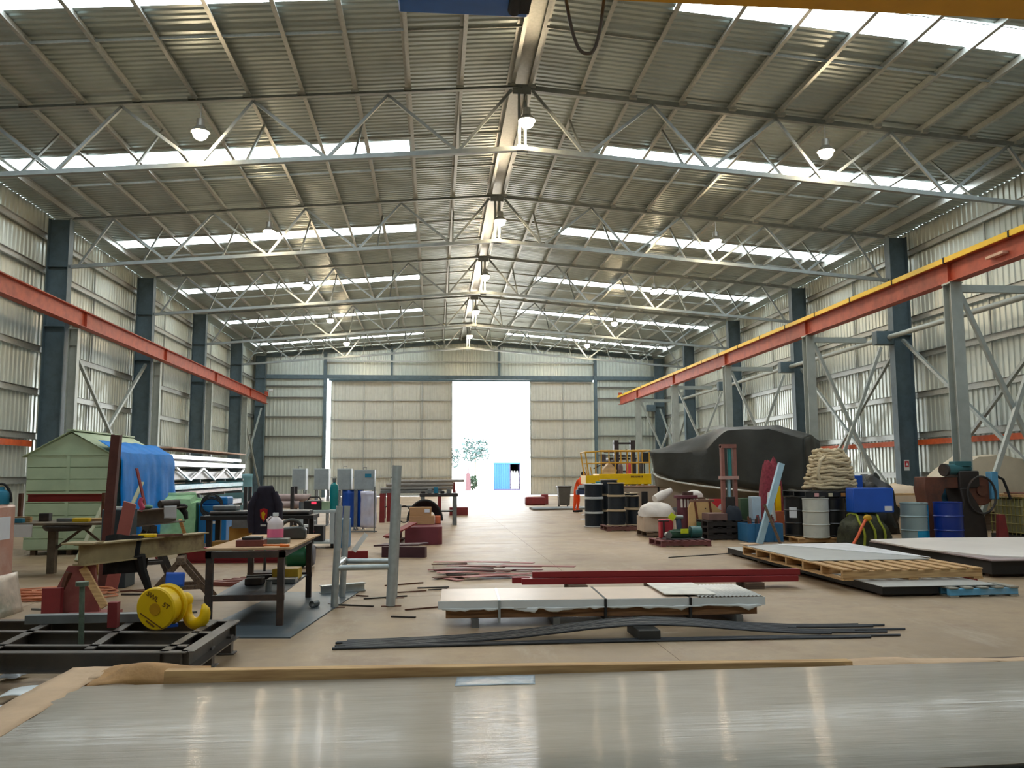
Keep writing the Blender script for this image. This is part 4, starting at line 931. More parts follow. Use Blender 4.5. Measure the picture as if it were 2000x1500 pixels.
# far benches with aluminium pipes
for n, (x0, x1, y, z, lab) in enumerate(((-1.9,.3,31.0,1.0,'far steel bench with grey pipes, behind the tall pipe frame'),(-.45,.75,27.0,.98,'dark bench with clamps in front of the far pipe bench'))):
    c = empty('fitting_bench', ((x0+x1)/2, y, 0), 0, lab, 'bench')
    P(MB().box(x0,y-.4,z-.1,x1,y+.4,z), 'bench_top', darksteel if n else greysteel, c, bev=.006)
    for x in (x0+.1,x1-.1):
        for yy in (y-.33,y+.33): P(MB().box(x-.06,yy-.06,0,x+.06,yy+.06,z-.1), 'leg', [maroon, greysteel][n], c)
    P(MB().box(x0+.1,y-.3,.4,x1-.1,y+.3,.44), 'shelf', darksteel, c)
for k in range(9):
    y = 30.7+.2*(k % 4); z = 1.06+.13*(k//4)
    one(MB().cyl((-1.9+.05*k,y,z),(.5+.1*(k % 3),y+.5,z), .058), 'aluminium_pipe', mat('dull_aluminium', (150,146,142), .5, .3, .1), 'grey pipe in the pile on the far steel bench', 'pipe', 'pipes on the far steel bench')
for k in range(5):
    m = MB().box(-.4+.2*k,26.8,.982,-.27+.2*k,27.0,1.05+.06*(k % 3)); one(m, 'bench_clamp', [blackpaint, greysteel, tealpaint][k % 3], 'small clamp on the dark fitting bench', 'clamp', 'clamps on the dark fitting bench', bev=.01)
for k, (x, y) in enumerate(((-1.7,28.4),(-1.5,29.0),(-1.35,29.6))):
    one(MB().ibeam((x,y,0),(x,y,.95), .16,.16,.02,(0,1,0)), 'maroon_stub_post', maroon, 'maroon steel stub post on the floor beside the far benches', 'steel post', 'maroon stub posts')
tpd = empty('pipe_tripod', (.95, 33.0, 0), 0, 'maroon steel support under the right end of the far pipes', 'stand')
P(MB().bar((.85,33,.02),(.75,33,1.25), .2,.12), 'post', maroon, tpd); P(MB().box(.6,32.7,0,1.3,33.3,.3), 'foot', maroon, tpd)
for k in range(4): one(MB().cyl((-.2+.1*k,32.6+.25*k,1.31+.0*k),(1.15-.05*k,33.0+.25*k,1.31), .055), 'pipe_end', MATS['dull_aluminium'], 'grey pipe resting on the maroon support by the door', 'pipe', 'pipes on the maroon support')
# maroon beam stack with cartons and coil
ms = maroon
one(MB().prism([(-.65,19.4),(.10,19.4),(.19,19.5),(.19,22.4),(-.65,22.4)], 0, .40), 'maroon_box_girder', mat('plum_primer', (108,44,56), .55, 0, .12, 4), 'thick plum red girder lying under the cartons and cable coil', 'girder', bev=.01)
one(MB().ibeam((-.95,18.6,.12),(-.80,21.5,.12), .18,.22), 'maroon_i_beam', maroon, 'maroon beam lying left of the thick plum girder', 'steel beam')
one(MB().bar((-1.0,18.5,.26),(-.45,19.3,.5), .2,.03), 'maroon_flat_plate', maroon, 'tilted maroon plate on the maroon beam', 'steel plate')
one(MB().box(-.58,20.3,.402,.02,20.75,.60), 'carton', card, 'lower cardboard carton on the plum red girder', 'carton', bev=.006)
c2_ = empty('carton', (-.3, 20.5, .602), 0, 'upper cardboard carton with a white label on the plum red girder', 'carton')
P(MB().box(-.57,20.34,.602,-.06,20.7,.80), 'box', card, c2_, bev=.006); P(MB().box(-.22,20.33,.68,-.1,20.34,.76), 'label_sheet', paper_white, c2_)
cc = empty('cable_coil', (-.2, 21.6, .402), 0, 'big coil of black cable standing behind the cartons', 'cable coil')
for k in range(7): P(MB().tube([V((-.22+(.42-.02*k)*cos(a), 21.2+.05*k, .42+.015+(.5-.03*k)*max(0,sin(a)))) for a in [pi*i/22 for i in range(23)]], .032, 8), 'cable_turn', rubber, cc)
P(MB().tube([V((-.72+.16*cos(a), 20.9, .62+.2*sin(a))) for a in [2*pi*i/18 for i in range(18)]], .014, 8, True), 'loose_loop', rubber, cc)
one(MB().box(.03,20.6,.402,.16,20.9,.58), 'orange_box', mat('orange_card', (214,120,84), .7), 'orange box beside the cartons on the plum girder', 'box', bev=.01)
one(MB().bar((-.98,16.75,.1),(-.15,16.55,.1), .16,.2).bar((-1.1,17.6,.16),(-.2,17.2,.2), .5,.03), 'dark_frame_piece', mat('dark_plum_steel', (76,46,56), .5, 0, .15), 'dark plum steel frame piece on the floor before the plum girder', 'steel frame')
one(MB().box(-1.75,16.5,0,-1.25,16.62,.14), 'red_short_channel', MATS['crimson_primer'], 'short crimson channel on the floor behind the pipe frame', 'steel beam', bev=.006)
one(MB().bar((-1.5,16.35,.15),(-1.28,16.5,.46), .09,.02,(0,1,0)), 'white_flat_strip', white, 'white flat strip leaning on the short crimson channel', 'strip')
# scrap plate pile
for k in range(22):
    x, y = .05+random.uniform(0,1.25), 13.6+random.uniform(-.7,1.9); a = random.choice([-.25,-.15,-.05,.1,.4])+random.uniform(-.15,.15)-.35*(y-13.5)*.2; l = random.uniform(.5,1.3); z = .012+.0035*k
    if k == 0: x, y, a, l = .25, 13.3, -1.0, .55
    one(MB().bar((x-.15,y,z),(x-.15+l*cos(a),y+l*sin(a),z+random.uniform(-.004,.012)), random.uniform(.07,.2), .008), 'scrap_plate_strip', [pinkprimer, maroon, pinkprimer, rust][k % 4], 'thin red primed plate strip in the scrap pile mid floor', 'plate strip', 'scrap strips mid floor')
one(MB().box(.2,13.3,0,.5,13.7,.05), 'dark_scrap_block', darksteel, 'dark block under the scrap plate strips', 'steel block')
# long red bars on blocks
for k, (dx, dy, dz) in enumerate(((0,0,0),(.12,.1,.0),(-.12,.2,.0),(.15,.05,.085))):
    one(MB().box(1.2+dx,11.6+dy-.001*k,.085+dz,5.05+dx*.3,11.68+dy,.165+dz, TR(3.1,11.7,0) @ RZ(-.035+.008*k*(k != 3)) @ TR(-3.1,-11.7,0)), 'red_box_section', mat('deep_red_section', (140,34,40), .45, 0, .08, 4), ['front','middle','rear','topmost'][k]+' of the long dark red steel sections raised on blocks', 'steel section', bev=.003)
for k, (x, y) in enumerate(((1.95,11.68),(3.1,11.75),(4.4,11.62))):
    one(MB().box(x-.13,y-.16,0,x+.13,y+.26,.083), 'timber_block', darktimber, ['left','middle','right'][k]+' timber block under the long dark red sections', 'timber block', bev=.006)
# strapped sheet pack
pk = empty('strapped_sheet_pack', (1.8, 9.55, 0), 0, 'long pack of pale sheets in torn white wrap, strapped on a timber skid', 'sheet pack')
pM = TR(1.8,9.45,0) @ RZ(-.03)
pinksheet = mat('protective_film_sheet', (206,184,164), .4, 0, .05, 3)
P(MB().box(-1.72,-.46,.20,1.72,.46,.275, pM), 'sheet_stack', pinksheet, pk, bev=.004)
P(MB().box(-1.74,-.475,.19,1.74,-.462,.272, pM), 'wrap_front', white, pk)
def torn(s, t): 
    return pM @ V((-1.70+3.4*s, -.485-.01*sin(20*s), (.20-(1-t)*(.015+.10*max(0,pnoise.noise(V((s*13,3,0))))+.05*max(0,pnoise.noise(V((s*37,9,0))))))))
P(cloth(70, 3, torn, .012, 99, 8), 'torn_wrap', white, pk, solid=.003)
m = MB()
for y in (-.4, 0, .4): m.box(-1.66,y-.04,.09,1.66,y+.04,.19, pM)
P(m, 'skid_runner', wood('brown_skid', (150,110,74), (96,68,48)), pk, bev=.004)
for x in (-1.35,-.5,.45,1.45): P(MB().box(x-.035,-.5,0,x+.035,.45,.09, pM), 'skid_foot', greysteel, pk)
for x in (-1.1,0.02,.93): P(MB().box(x-.012,-.478,.05,x+.012,.47,.278, pM).box(x-.012,-.49,.05,x+.012,-.478,.278, pM), 'strap', blackpaint if x > -.5 else galv_pipe, pk)
m = MB(); n = 16
vs = []
for y in (-.47, .45):
    for k in range(n*4+1):
        vs.append(pM @ V((1.02+.70*k/(4*n), y, .278+(.012 if k % 4 in (1,2) else 0))))
q = 4*n+1; m.add(vs, [[k,k+1,q+k+1,q+k] for k in range(4*n)])
P(m, 'ribbed_sheet', mat('pale_ribbed_sheet', (206,204,198), .4), pk, solid=.006)
one(MB().box(.68,-.38,.296,1.22,.5,.306, pM @ TR(0,0,0)).prism([(.68,-.38),(1.22,-.44),(1.22,-.38)], .296, .306, pM), 'loose_white_sheet', mat('off_white_sheet', (226,222,212), .5), 'loose white sheet lying on the right half of the strapped pack', 'sheet')
# black bars
for k in range(12):
    y0 = 8.40-.032*k; y1 = 8.66-.06*k; xa, xb = -.9+random.uniform(-.02,.1), 3.9+random.uniform(-.4,.9)
    pts = []
    for i in range(15):
        s = i/14; x = xa+(xb-xa)*s; y = y0+(y1-y0)*s+.05*sin(pi*s)
        h = .125*math.exp(-((x-2.05)/1.1)**2) if k < 9 else 0
        pts.append((x, y, .013+h))
    one(MB().tube(pts, .012, 6), 'black_steel_bar', mat('black_bar_steel', (56,58,62), .4, .5, .2), 'long black steel bar in the loose bundle on the near floor', 'steel bar', 'black bars on the near floor')
one(MB().box(1.95,8.1,0,2.16,8.62,.10), 'timber_block', mat('black_timber', (52,52,50), .7), 'blackened timber block under the bundle of black bars', 'timber block', bev=.006)
# ------------------------------------------------------------------ right floor: sheet packs and pallets
sheetgrey = mat('zinc_sheet', (186,188,186), .4, .35, .06, 3)
pa = empty('sheet_pack', (6.5, 13.4, 0), 0, 'long low grey sheet pack with its shadowed edge gap painted black under the slatted timber pallet', 'sheet pack')
P(MB().prism([(5.72,10.55),(6.48,10.55),(6.48,10.95),(7.25,10.95),(7.25,16.3),(5.72,16.3)], .03, .13), 'sheet_stack', mat('shadow_gap_black', (22,22,24), .5), pa)  # near-black colour paints the shadowed gap below the top sheet
P(MB().box(5.70,10.50,.131,7.25,16.35,.137), 'top_sheet', sheetgrey, pa)
m = MB()
for y in (10.7,12,13.4,14.8,16.1): m.box(5.75,y-.05,0,6.45 if y < 11 else 7.2,y+.05,.03)
P(m, 'skid', darktimber, pa)
bl = pallet((7.0,10.62,0), .03, .95, .44, 5, 'blue painted pallet end sticking out under the grey sheet pack', .125, (mat('grey_slat_wood',(150,146,134),.75,0,.12,6), mat('pale_blue_paint',(96,166,206),.6,0,.15,9,dirt=(150,160,160),da=.6)))
pb = pallet((6.46,12.95,.14), .0, 1.98, 3.75, 9, 'long timber pallet with open slats lying on the grey sheet pack', .15)
st = empty('zinc_sheet_stack', (6.5, 13.6, .29), 0, 'grey sheets with a whiter right side on the slatted timber pallet', 'sheet stack')
P(MB().box(5.5,12.15,.292,7.35,14.9,.302), 'lower_sheet', sheetgrey, st); P(MB().prism([(6.05,14.9),(7.45,12.3),(7.48,14.95)], .303, .309), 'upper_sheet', mat('white_film_sheet', (236,238,242), .4), st)
one(cloth(6,5,lambda s,t: V((5.5+.3*s, 14.75+.3*t, .312+.01*s)), .01, 5, 7), 'brown_paper_scrap', paperm, 'brown paper scrap at the far corner of the grey sheets', 'paper', solid=.002)
pc = empty('white_sheet_pack', (9.8, 14, 0), 0, 'pack of white sheets at the right edge of the picture', 'sheet pack')
whs = mat('white_coated_sheet', (240,234,228), .45, 0, .04, 2)
P(MB().box(8.35,12.2,.05,11.6,15.8,.255), 'sheet_stack', mat('supports_and_shade', (34,32,32), .6), pc)  # dark block: supports plus painted shadow beneath the white sheets
P(MB().box(8.30,12.1,.256,11.6,15.7,.276), 'middle_sheet', mat('mauve_sheet', (168,152,152), .5), pc)
P(MB().prism([(8.15,13.9),(8.5,12.55),(9.2,12.0),(11.7,12.0),(11.7,15.8),(9.6,15.95),(8.35,15.75)], .277, .30), 'top_sheet', whs, pc)
m = MB()
for y in (12.4,14,15.5): m.box(8.4,y-.05,0,11.5,y+.05,.05)
P(m, 'skid', darktimber, pc)
one(MB().box(7.62,11.6,.0,7.74,13.4,.16, TR(7.7,12.5,0) @ RZ(-.03) @ TR(-7.7,-12.5,0)), 'maroon_bar', maroon, 'dark red bar between the timber pallet and the white sheet pack', 'steel bar')
one(MB().box(7.5,10.75,0,7.62,11.9,.03, TR(7.6,11.3,0) @ RZ(-.1) @ TR(-7.6,-11.3,0)), 'pale_plank', timber_y, 'pale plank on the floor right of the slatted timber pallet', 'plank')
one(MB().tube([(4.4,15.8,.006),(5.4,16.2,.006),(6.5,16.8,.006)], .012, 6), 'black_cable', rubber, 'black cable on the floor leading to the grey sheet pack', 'cable')

# ------------------------------------------------------------------ drums, rope, blue box
def drum(x, y, z, material, lab, h=.88, r=.29, band=None, n=36):
    d = empty('steel_drum', (x, y, z), 0, lab, 'drum')
    MB().lathe([(0,0),(r-.01,0),(r,.012),(r,.02),(r-.008,.03),(r-.008,h*.31),(r+.008,h*.333),(r-.008,h*.355),(r-.008,h*.645),(r+.008,h*.667),(r-.008,h*.69),(r-.008,h-.03),(r,h-.02),(r,h),(r-.02,h),(r-.025,h-.02),(0,h-.02)], n).build('shell', material, d, ang=.5)
    MB().lathe([(0,h-.02),(.035,h-.02),(.035,h+.0),(0,h+.0)], 14, TR(r*.55,-.05,0)).build('bung_cap', greysteel, d)
    return d
dp = pallet((8.82, 18.98, 0), .0, 1.4, 1.05, 6, 'timber pallet under the black and white drums', .12)
blackdrum = mat('black_drum', (20,20,22), .4, 0, .2, 4)
d1 = drum(8.45, 19.25, .121, blackdrum, 'black drum with a white label, left of the pale grey drum', .88)
m = MB()
vs = [V((.292*cos(a), .292*sin(a), z)) for z in (.42,.66) for a in [radians(-150+5*k) for k in range(8)]]
m.add(vs, [[k,k+1,9+k,8+k] for k in range(7)]); m.build('label_sheet', paper_white, d1)
drum(8.6, 18.6, .121, mat('pale_grey_drum', (198,202,194), .45, 0, .08, 3, dirt=(160,160,150), da=.4), 'pale grey drum at the front of the rope pallet')
drum(9.16, 18.98, .121, blackdrum, 'black drum right of the pale grey drum')
rp = pallet((9.3, 19.35, 1.003), 0, 1.75, 1.35, 7, 'black pallet resting on the drums and carrying the rope', .15, (blackpaint, blackpaint))
tags_ = MB()
for k, c in enumerate(((206,150,150),(200,190,160),(176,120,60))):
    x = [8.62, 8.95, 9.25][k]
    one(MB().box(x, 18.66, 1.03, x+.1, 18.6745, 1.11), 'hanging_tag', mat('tag_%d' % k, c, .7), ['pink','cream','tan'][k]+' tag on the front of the black pallet below the rope', 'tag')
rope = empty('rope_coil', (9.5, 19.7, 1.155), 0, 'tall pale coil of thick rope stacked on the black pallet', 'rope')
ropem = mat('manila_rope', (206,190,158), .9, 0, .14, 12, bump=.6, bsc=45, dirt=(150,136,108), da=.5, dsc=5)
for k in range(13):
    z = 1.155+.075+.072*k; rr = .60-.019*k-(.05 if k > 10 else 0); ph = random.uniform(0, 6.3)
    pts = [V((9.5+(rr+.03*sin(3*a+ph)+.02*sin(7*a))*cos(a), 19.7+(rr*.82+.03*cos(2*a+ph))*sin(a), z+.018*sin(4*a+ph)+.012*sin(9*a))) for a in [2*pi*i/44 for i in range(44)]]
    P(MB().tube(pts, .043, 8, True), 'turn', ropem, rope)
    if k > 8:
        pts = [V((9.5+(rr*.55+.03*sin(3*a))*cos(a), 19.7+rr*.45*sin(a), z+.02*sin(5*a+ph))) for a in [2*pi*i/30 for i in range(30)]]
        P(MB().tube(pts, .05, 8, True), 'turn', ropem, rope)
P(MB().tube([(9.2,19.3,1.95),(9.0,19.12,1.85),(8.9,19.05,1.6),(8.93,19.04,1.4)], .04, 8), 'loose_end', ropem, rope)
P(MB().lathe([(0,0),(.42,0),(.3,.8),(0,.85)], 20, TR(9.5,19.7,1.16)), 'core', ropem, rope)
one(MB().box(10.15,19.85,1.155,10.4,20.02,1.5), 'blue_crate', bluepaint, 'small blue box behind the rope coil on the black pallet', 'box', bev=.01)
one(cloth(10,10,lambda s,t: V((9.9+.5*s, 20.75+.1*t, .02+1.95*t-.55*s*t)), .06, 111, 3), 'black_cover', blackplastic, 'black plastic cover hanging behind the rope coil', 'cover', solid=.02)
camom = mat('camouflage_cover', (58,60,42), .85, 0, .35, 5, bump=.6, bsc=12, dirt=(22,24,20), da=.95, dsc=4)
def blob(c, sx, sy, sz, seed, n=26, amp=.16, pw=2.6):
    from mathutils import noise
    m = MB(); v = []
    for k in range(n//2+1):
        t = .5*pi*k/(n//2)
        for i in range(n):
            d = V((sin(t)*cos(2*pi*i/n), sin(t)*sin(2*pi*i/n), cos(t)))
            q = (abs(d.x)**pw+abs(d.y)**pw+abs(d.z)**pw)**(-1/pw)
            f = q*(1+amp*noise.noise(d*2.6+V((seed,0,0)))+amp*.4*noise.noise(d*7+V((0,seed,0))))
            v.append(V(c)+V((d.x*sx*f, d.y*sy*f, max(0,d.z*sz*f))))
    m.add(v, [[k*n+i, (k+1)*n+i, (k+1)*n+(i+1) % n, k*n+(i+1) % n] for k in range(n//2) for i in range(n)]); return m
cm = empty('camouflage_bundle', (9.42, 18.05, 0), 0, 'lumpy dark camouflage bundle strapped with yellow green webbing', 'bundle')
P(blob((9.42,18.0,0), .56, .38, .63, 3), 'cover', camom, cm)
for x in (9.18, 9.42, 9.64): P(MB().tube([V((x+.03*sin(6*a), 18.05-.47*cos(a), .01+.66*sin(a)**.7)) for a in [pi*i/16 for i in range(17)]], .025, 6), 'webbing', mat('lime_webbing', (150,160,50), .8), cm)
P(MB().ball((9.30,17.62,.6), .08, 12, (1.2,.8,.9)), 'ratchet', mat('ochre_ratchet', (214,166,40), .5), cm)
one(MB().tube([(9.22,17.56,.56),(9.08,17.48,.4),(8.97,17.42,.25),(8.84,17.36,.1),(8.78,17.33,.03)], .03, 8), 'orange_hose', mat('orange_hose', (226,100,52), .45), 'orange hose running from the camouflage bundle to the floor', 'hose')
bb = empty('blue_steel_box', (9.62, 18.2, .70), 0, 'large blue box with a small white label on the camouflage bundle', 'box')
P(MB().box(9.17,17.85,.70,10.05,18.3,1.235, TR(9.6,18.1,0) @ RZ(-.12) @ TR(-9.6,-18.1,0)), 'case', bluepaint, bb, bev=.02)
P(MB().box(9.84,17.838,.74,10.0,17.852,.84, TR(9.6,18.1,0) @ RZ(-.12) @ TR(-9.6,-18.1,0)), 'label_sheet', paper_white, bb)
# rear heap of black plastic and pale boxes
one(blob((11.38,21.5,0), .74, .7, 1.35, 8, 30, .3, 2.2), 'black_plastic_heap', blackplastic, 'heap of black plastic sheeting behind the blue box', 'plastic sheeting')
one(blob((9.9,21.9,0), .42, .5, 1.1, 14, 26, .3, 2.2), 'black_netting_heap', rubber, 'matted black netting heap behind the big blue box', 'netting')
creamm = mat('cream_panel', (226,204,176), .55, 0, .06, 3)
cbx = empty('cream_moulded_cover', (12.95, 22.8, 0), 0, 'cream moulded cover with a recessed window panel behind the brown machine', 'cover')
P(blob((12.95,22.8,0), .75, .6, 1.25, 30, 26, .05, 3.2), 'shell', creamm, cbx); P(MB().box(12.4,22.11,.62,13.5,22.17,1.0), 'window_frame', mat('tan_frame', (196,160,112), .6), cbx, bev=.02); P(MB().box(12.48,22.095,.68,13.42,22.12,.94), 'panel', creamm, cbx)
canv = mat('cream_canvas', (214,202,178), .85, 0, .06, 3, bump=.2, bsc=8)
cv = empty('canvas_covered_boat', (15.2, 22.3, 0), 0, 'cream canvas cover draped over a load by the right wall', 'canvas cover')
P(cloth(24,14,lambda s,t: V((13.6+2.8*s, 21.6+1.4*t, (1.15+.85*min(1, s*2.4)*(1-.35*max(0,s-.6)))*(1 if t > .12 else .25+6*t) )), .07, 121, 1.6), 'canvas', canv, cv, solid=.01)
P(MB().box(13.9,21.8,0,16.2,22.8,.9), 'load', darktimber, cv); P(MB().prism([(-.09,0),(.09,0),(.0,.5)], -.01, .01, TR(15.6,21.75,1.0) @ RX(pi/2)), 'vent_flap', mat('grey_flap', (96,100,96), .8), cv)
# ------------------------------------------------------------------ teal and blue drums, brown machine, cage tank
dt = drum(10.64, 18.1, 0, mat('grey_teal_drum', (150,172,176), .45, 0, .06, 3), 'grey drum with a bright blue patch, left of the royal blue drum', .90)
m = MB()
def band(a0, a1, z0, z1, r=.293, n=10): return [V((r*cos(radians(a0+(a1-a0)*k/n)), r*sin(radians(a0+(a1-a0)*k/n)), z)) for z in (z0,z1) for k in range(n+1)], [[k,k+1,n+2+k,n+1+k] for k in range(n)]
m.add(*band(-110,-40,.02,.30)); m.add(*band(-55,-30,.3,.86)); m.build('blue_patch', mat('cyan_paint', (30,150,200), .4), dt)
m = MB()
for k in range(4): m.add(*band(-64+2*k,-61+2*k,.42+.08*k,.48+.08*k,.2945,3))
m.build('lettering', white, dt)
drum(11.28, 17.85, 0, mat('royal_blue_drum', (14,50,142), .3, 0, .06, 3), 'royal blue plastic drum in front of the brown machine', .92, .30)
bm_ = empty('brown_press_machine', (12.4, 19.2, 0), 0, 'heavy brown cast machine with an arched frame and a teal motor on top', 'machine')
P(MB().prism([(-1.0,0),(-.45,0),(-.45,.5),(-.55,.75),(-.60,1.0),(-.50,1.2),(-.1,1.2),(-.1,1.45),(-.98,1.47),(-1.02,1.2),(-.95,.8)], -.22, .22, TR(12.45,19.2,0) @ RX(pi/2)), 'arched_frame', brownrust, bm_, bev=.02)
P(MB().prism([(-.32,0),(.42,0),(.36,.6),(.12,1.0),(.0,1.22),(-.2,1.22),(-.14,.9),(-.25,.45)], -.3, .3, TR(12.45,19.2,0) @ RX(pi/2)), 'column', mat('dark_machine', (44,38,36), .5, .1, .2), bm_, bev=.03)
P(MB().box(12.25,18.92,1.2,12.75,19.5,1.6), 'head', MATS['dark_machine'], bm_, bev=.03)
P(MB().cyl((12.78,18.95,1.15),(12.78,19.35,1.15), .34, n=30), 'flywheel', brownrust, bm_, bev=.02); P(MB().cyl((12.78,18.9,1.15),(12.78,18.95,1.15), .12, n=18), 'hub', rust, bm_)
mo = MB().cyl((11.92,18.95,1.62),(12.62,19.15,1.66), .125, n=20); mo.box(12.2,18.95,1.7,12.6,19.2,1.82)
P(mo, 'motor', mat('teal_motor', (52,104,112), .4), bm_, bev=.01); P(MB().cyl((11.90,18.945,1.62),(11.96,18.96,1.62), .145, n=20), 'fan_cover', darksteel, bm_)
P(MB().box(12.98,18.85,.95,13.15,19.05,1.58), 'switch_box', mat('sky_blue_paint', (86,150,190), .45), bm_, bev=.015)
P(MB().tube([(13.1,18.9,1.5),(13.3,18.9,1.4),(13.36,18.88,1.2),(13.42,18.86,.95)], .03, 8), 'cable', rubber, bm_)
P(MB().tube([V((12.72+.34*cos(a),18.84,1.05+.42*sin(a))) for a in [2*pi*i/28 for i in range(28)]], .025, 8, True), 'belt_guard', darksteel, bm_)
P(MB().prism([(-.02,0),(.24,0),(.16,.62),(.02,.62)], -.05, .05, TR(12.95,18.7,0) @ RX(pi/2)), 'side_leg', maroon, bm_)
P(MB().box(12.2,19.55,.75,12.45,19.62,1.25), 'guard_plate', MATS['sky_blue_paint'], bm_)
ib = empty('caged_liquid_tank', (13.7, 19.3, 0), 0, 'liquid tank in a yellowed steel wire cage at the right edge', 'tank')
P(MB().box(13.15,18.8,.16,14.35,19.85,.98), 'tank', mat('yellowed_tank', (150,148,112), .45, 0, .2, 3, dirt=(112,110,70), da=.7), ib, bev=.06)
m = MB()
for k in range(9): m.cyl((13.12+.155*k,18.76,.14),(13.12+.155*k,18.76,1.0), .012, n=6); m.cyl((13.12,18.76+.14*k,.14),(13.12,18.76+.14*k,1.0), .012, n=6)
for k in range(5): m.cyl((13.1,18.75,.2+.195*k),(14.4,18.75,.2+.195*k), .012, n=6); m.cyl((13.11,18.75,.2+.195*k),(13.11,19.9,.2+.195*k), .012, n=6)
P(m, 'cage', mat('ochre_cage', (140,132,72), .5, .3, .2), ib); P(MB().box(13.1,18.75,0,14.4,19.9,.14), 'pallet_base', darksteel, ib)
P(MB().box(13.1,18.76,1.0,14.4,19.9,1.06), 'top_board', timber, ib); P(MB().box(13.78,18.735,.2,14.1,18.75,.95), 'blue_panel', mat('pale_blue_film', (130,178,206), .4), ib)
for k in range(4): one(MB().cyl((13.3+.2*k,18.9,1.08),(13.35+.2*k,19.7,1.08), .018), 'steel_rod', rust, 'rusty rod on top of the caged tank', 'rod', 'rods on the caged tank')
for o in [bm_]: o.location += V((-.33,-.55,0))
ib.location += V((.05,-.75,0))
for o in list(COL.objects):
    if o.get('group') == 'rods on the caged tank': o.location += V((.05,-.75,0))
# warning sign on column
sg_ = empty('safety_sign', (15.62, 27.45, 1.72), 0, 'small white and red sign on the dark right hand column', 'sign')
P(MB().box(15.90,27.48,1.62,16.08,27.495,1.98), 'board', white, sg_); P(MB().box(15.92,27.468,1.74,16.06,27.48,1.94), 'red_field', mat('sign_red', (190,40,50), .5), sg_); P(MB().prism([(-.05,-.05),(.05,-.05),(0,.05)], -.003, .003, TR(15.99,27.464,1.84) @ RX(pi/2)), 'symbol', white, sg_)

# ------------------------------------------------------------------ blue bin, leaning channel, small things
bn = empty('blue_scrap_bin', (7.55, 19.4, 0), 0, 'open blue steel bin in front of the covered boat', 'bin')
m = MB()
bx0, bx1, by0, by1, bh = 7.15, 7.98, 18.97, 19.64, .42
m.box(bx0,by0,0,bx1,by0+.02,bh); m.box(bx0,by1-.02,0,bx1,by1,bh); m.box(bx0,by0+.02,0,bx0+.02,by1-.02,bh); m.box(bx1-.02,by0+.02,0,bx1,by1-.02,bh); m.box(bx0,by0,0,bx1,by1,.02)
P(m, 'shell', mat('faded_blue', (46,106,150), .5, 0, .12, 4), bn, bev=.006)
for x in (bx0+.2, bx0+.42, bx1-.2): P(MB().box(x-.02,by0-.02,.02,x+.02,by0,bh), 'rib', MATS['faded_blue'], bn)
for k in range(16): one(MB().bar((7.22+.045*k,19.1+.03*(k%5),.1),(7.22+.046*k,19.12+.08*(k%4),.45+.2*random.random()), .04,.03), 'scrap_piece', [rust, darksteel, maroon, darksteel][k%4], 'scrap piece sticking out of the open blue bin', 'scrap', 'scrap in the blue bin')
one(MB().chan(F(1483,1062), A(1526,905,18.6), .13,.1,.012,(0,-1,0)), 'leaning_channel', mat('light_blue_channel', (170,206,226), .35, .2, .06), 'pale blue steel channel leaning steeply by the blue bin', 'steel channel')
one(MB().bar(F(1525,1064), A(1493,985,18.5), .04,.05), 'timber_prop', darktimber, 'thin grey timber prop crossing behind the leaning pale blue channel', 'timber prop')
wc = empty('white_cone_stand', (8.05, 20.0, 0), 0, 'tall white tapered stand with a red collar right of the blue bin', 'stand')
P(MB().lathe([(0,0),(.15,0),(.14,.25),(.06,1.1),(0,1.1)], 18, TR(8.1,19.95,0)), 'cone', white, wc); P(MB().lathe([(.143,.3),(.15,.3),(.139,.42),(.13,.42)], 18, TR(8.1,19.95,0)), 'collar', mat('signal_red', (214,60,48), .5), wc)
one(MB().box(7.68,20.05,.45,7.9,20.3,1.0).box(7.7,20.07,0,7.88,20.28,.45), 'pale_blue_cabinet', mat('pale_blue_enamel', (176,196,210), .45), 'pale blue cabinet behind the leaning pale blue channel', 'cabinet', bev=.01)
one(blob((8.5,20.9,0), .3, .25, 1.85, 51, 22, .1, 3), 'red_netting_bundle', mat('dark_red_netting', (134,52,66), .85, 0, .3, 14, bump=.5), 'tall bundle of dark red netting behind the leaning pale blue channel', 'netting')
one(MB().box(8.5,20.55,0,8.62,20.65,1.25), 'yellow_post', yellow, 'yellow post behind the tapered white stand', 'post', bev=.006)
rb = empty('red_banner_board', (6.9, 20.6, 0), 0, 'red board with a white emblem behind the blue bin', 'board')
P(MB().box(6.72,20.6,.55,7.55,20.64,.92), 'panel', mat('banner_red', (206,44,54), .5), rb); P(MB().prism([(-.2,-.06),(.2,-.06),(.14,.06),(-.1,.1)], -.003, .003, TR(7.1,20.592,.7) @ RX(pi/2)), 'emblem', mat('pale_grey_print', (206,196,200), .6), rb); P(MB().box(6.75,20.64,0,6.8,20.7,.9).box(7.45,20.64,0,7.5,20.7,.9), 'support', darksteel, rb)
one(MB().box(7.55,20.5,.0,7.85,20.8,.95), 'dark_green_box', mat('army_green', (60,84,58), .6), 'dark green box right of the red board', 'box', bev=.01)
for k, (x, y, z, c, l) in enumerate(((8.4,20.3,0,'card','brown carton on the floor behind the black labelled drum'),(8.4,20.3,.32,'orange_card','orange carton stacked behind the black labelled drum'))):
    one(MB().box(x-.13,y-.13,z+.001,x+.13,y+.13,z+.32), 'carton', MATS[{'card':'cardboard','orange_card':'orange_card'}[c]], l, 'carton', bev=.005)
rb.location += V((.22,.45,0))
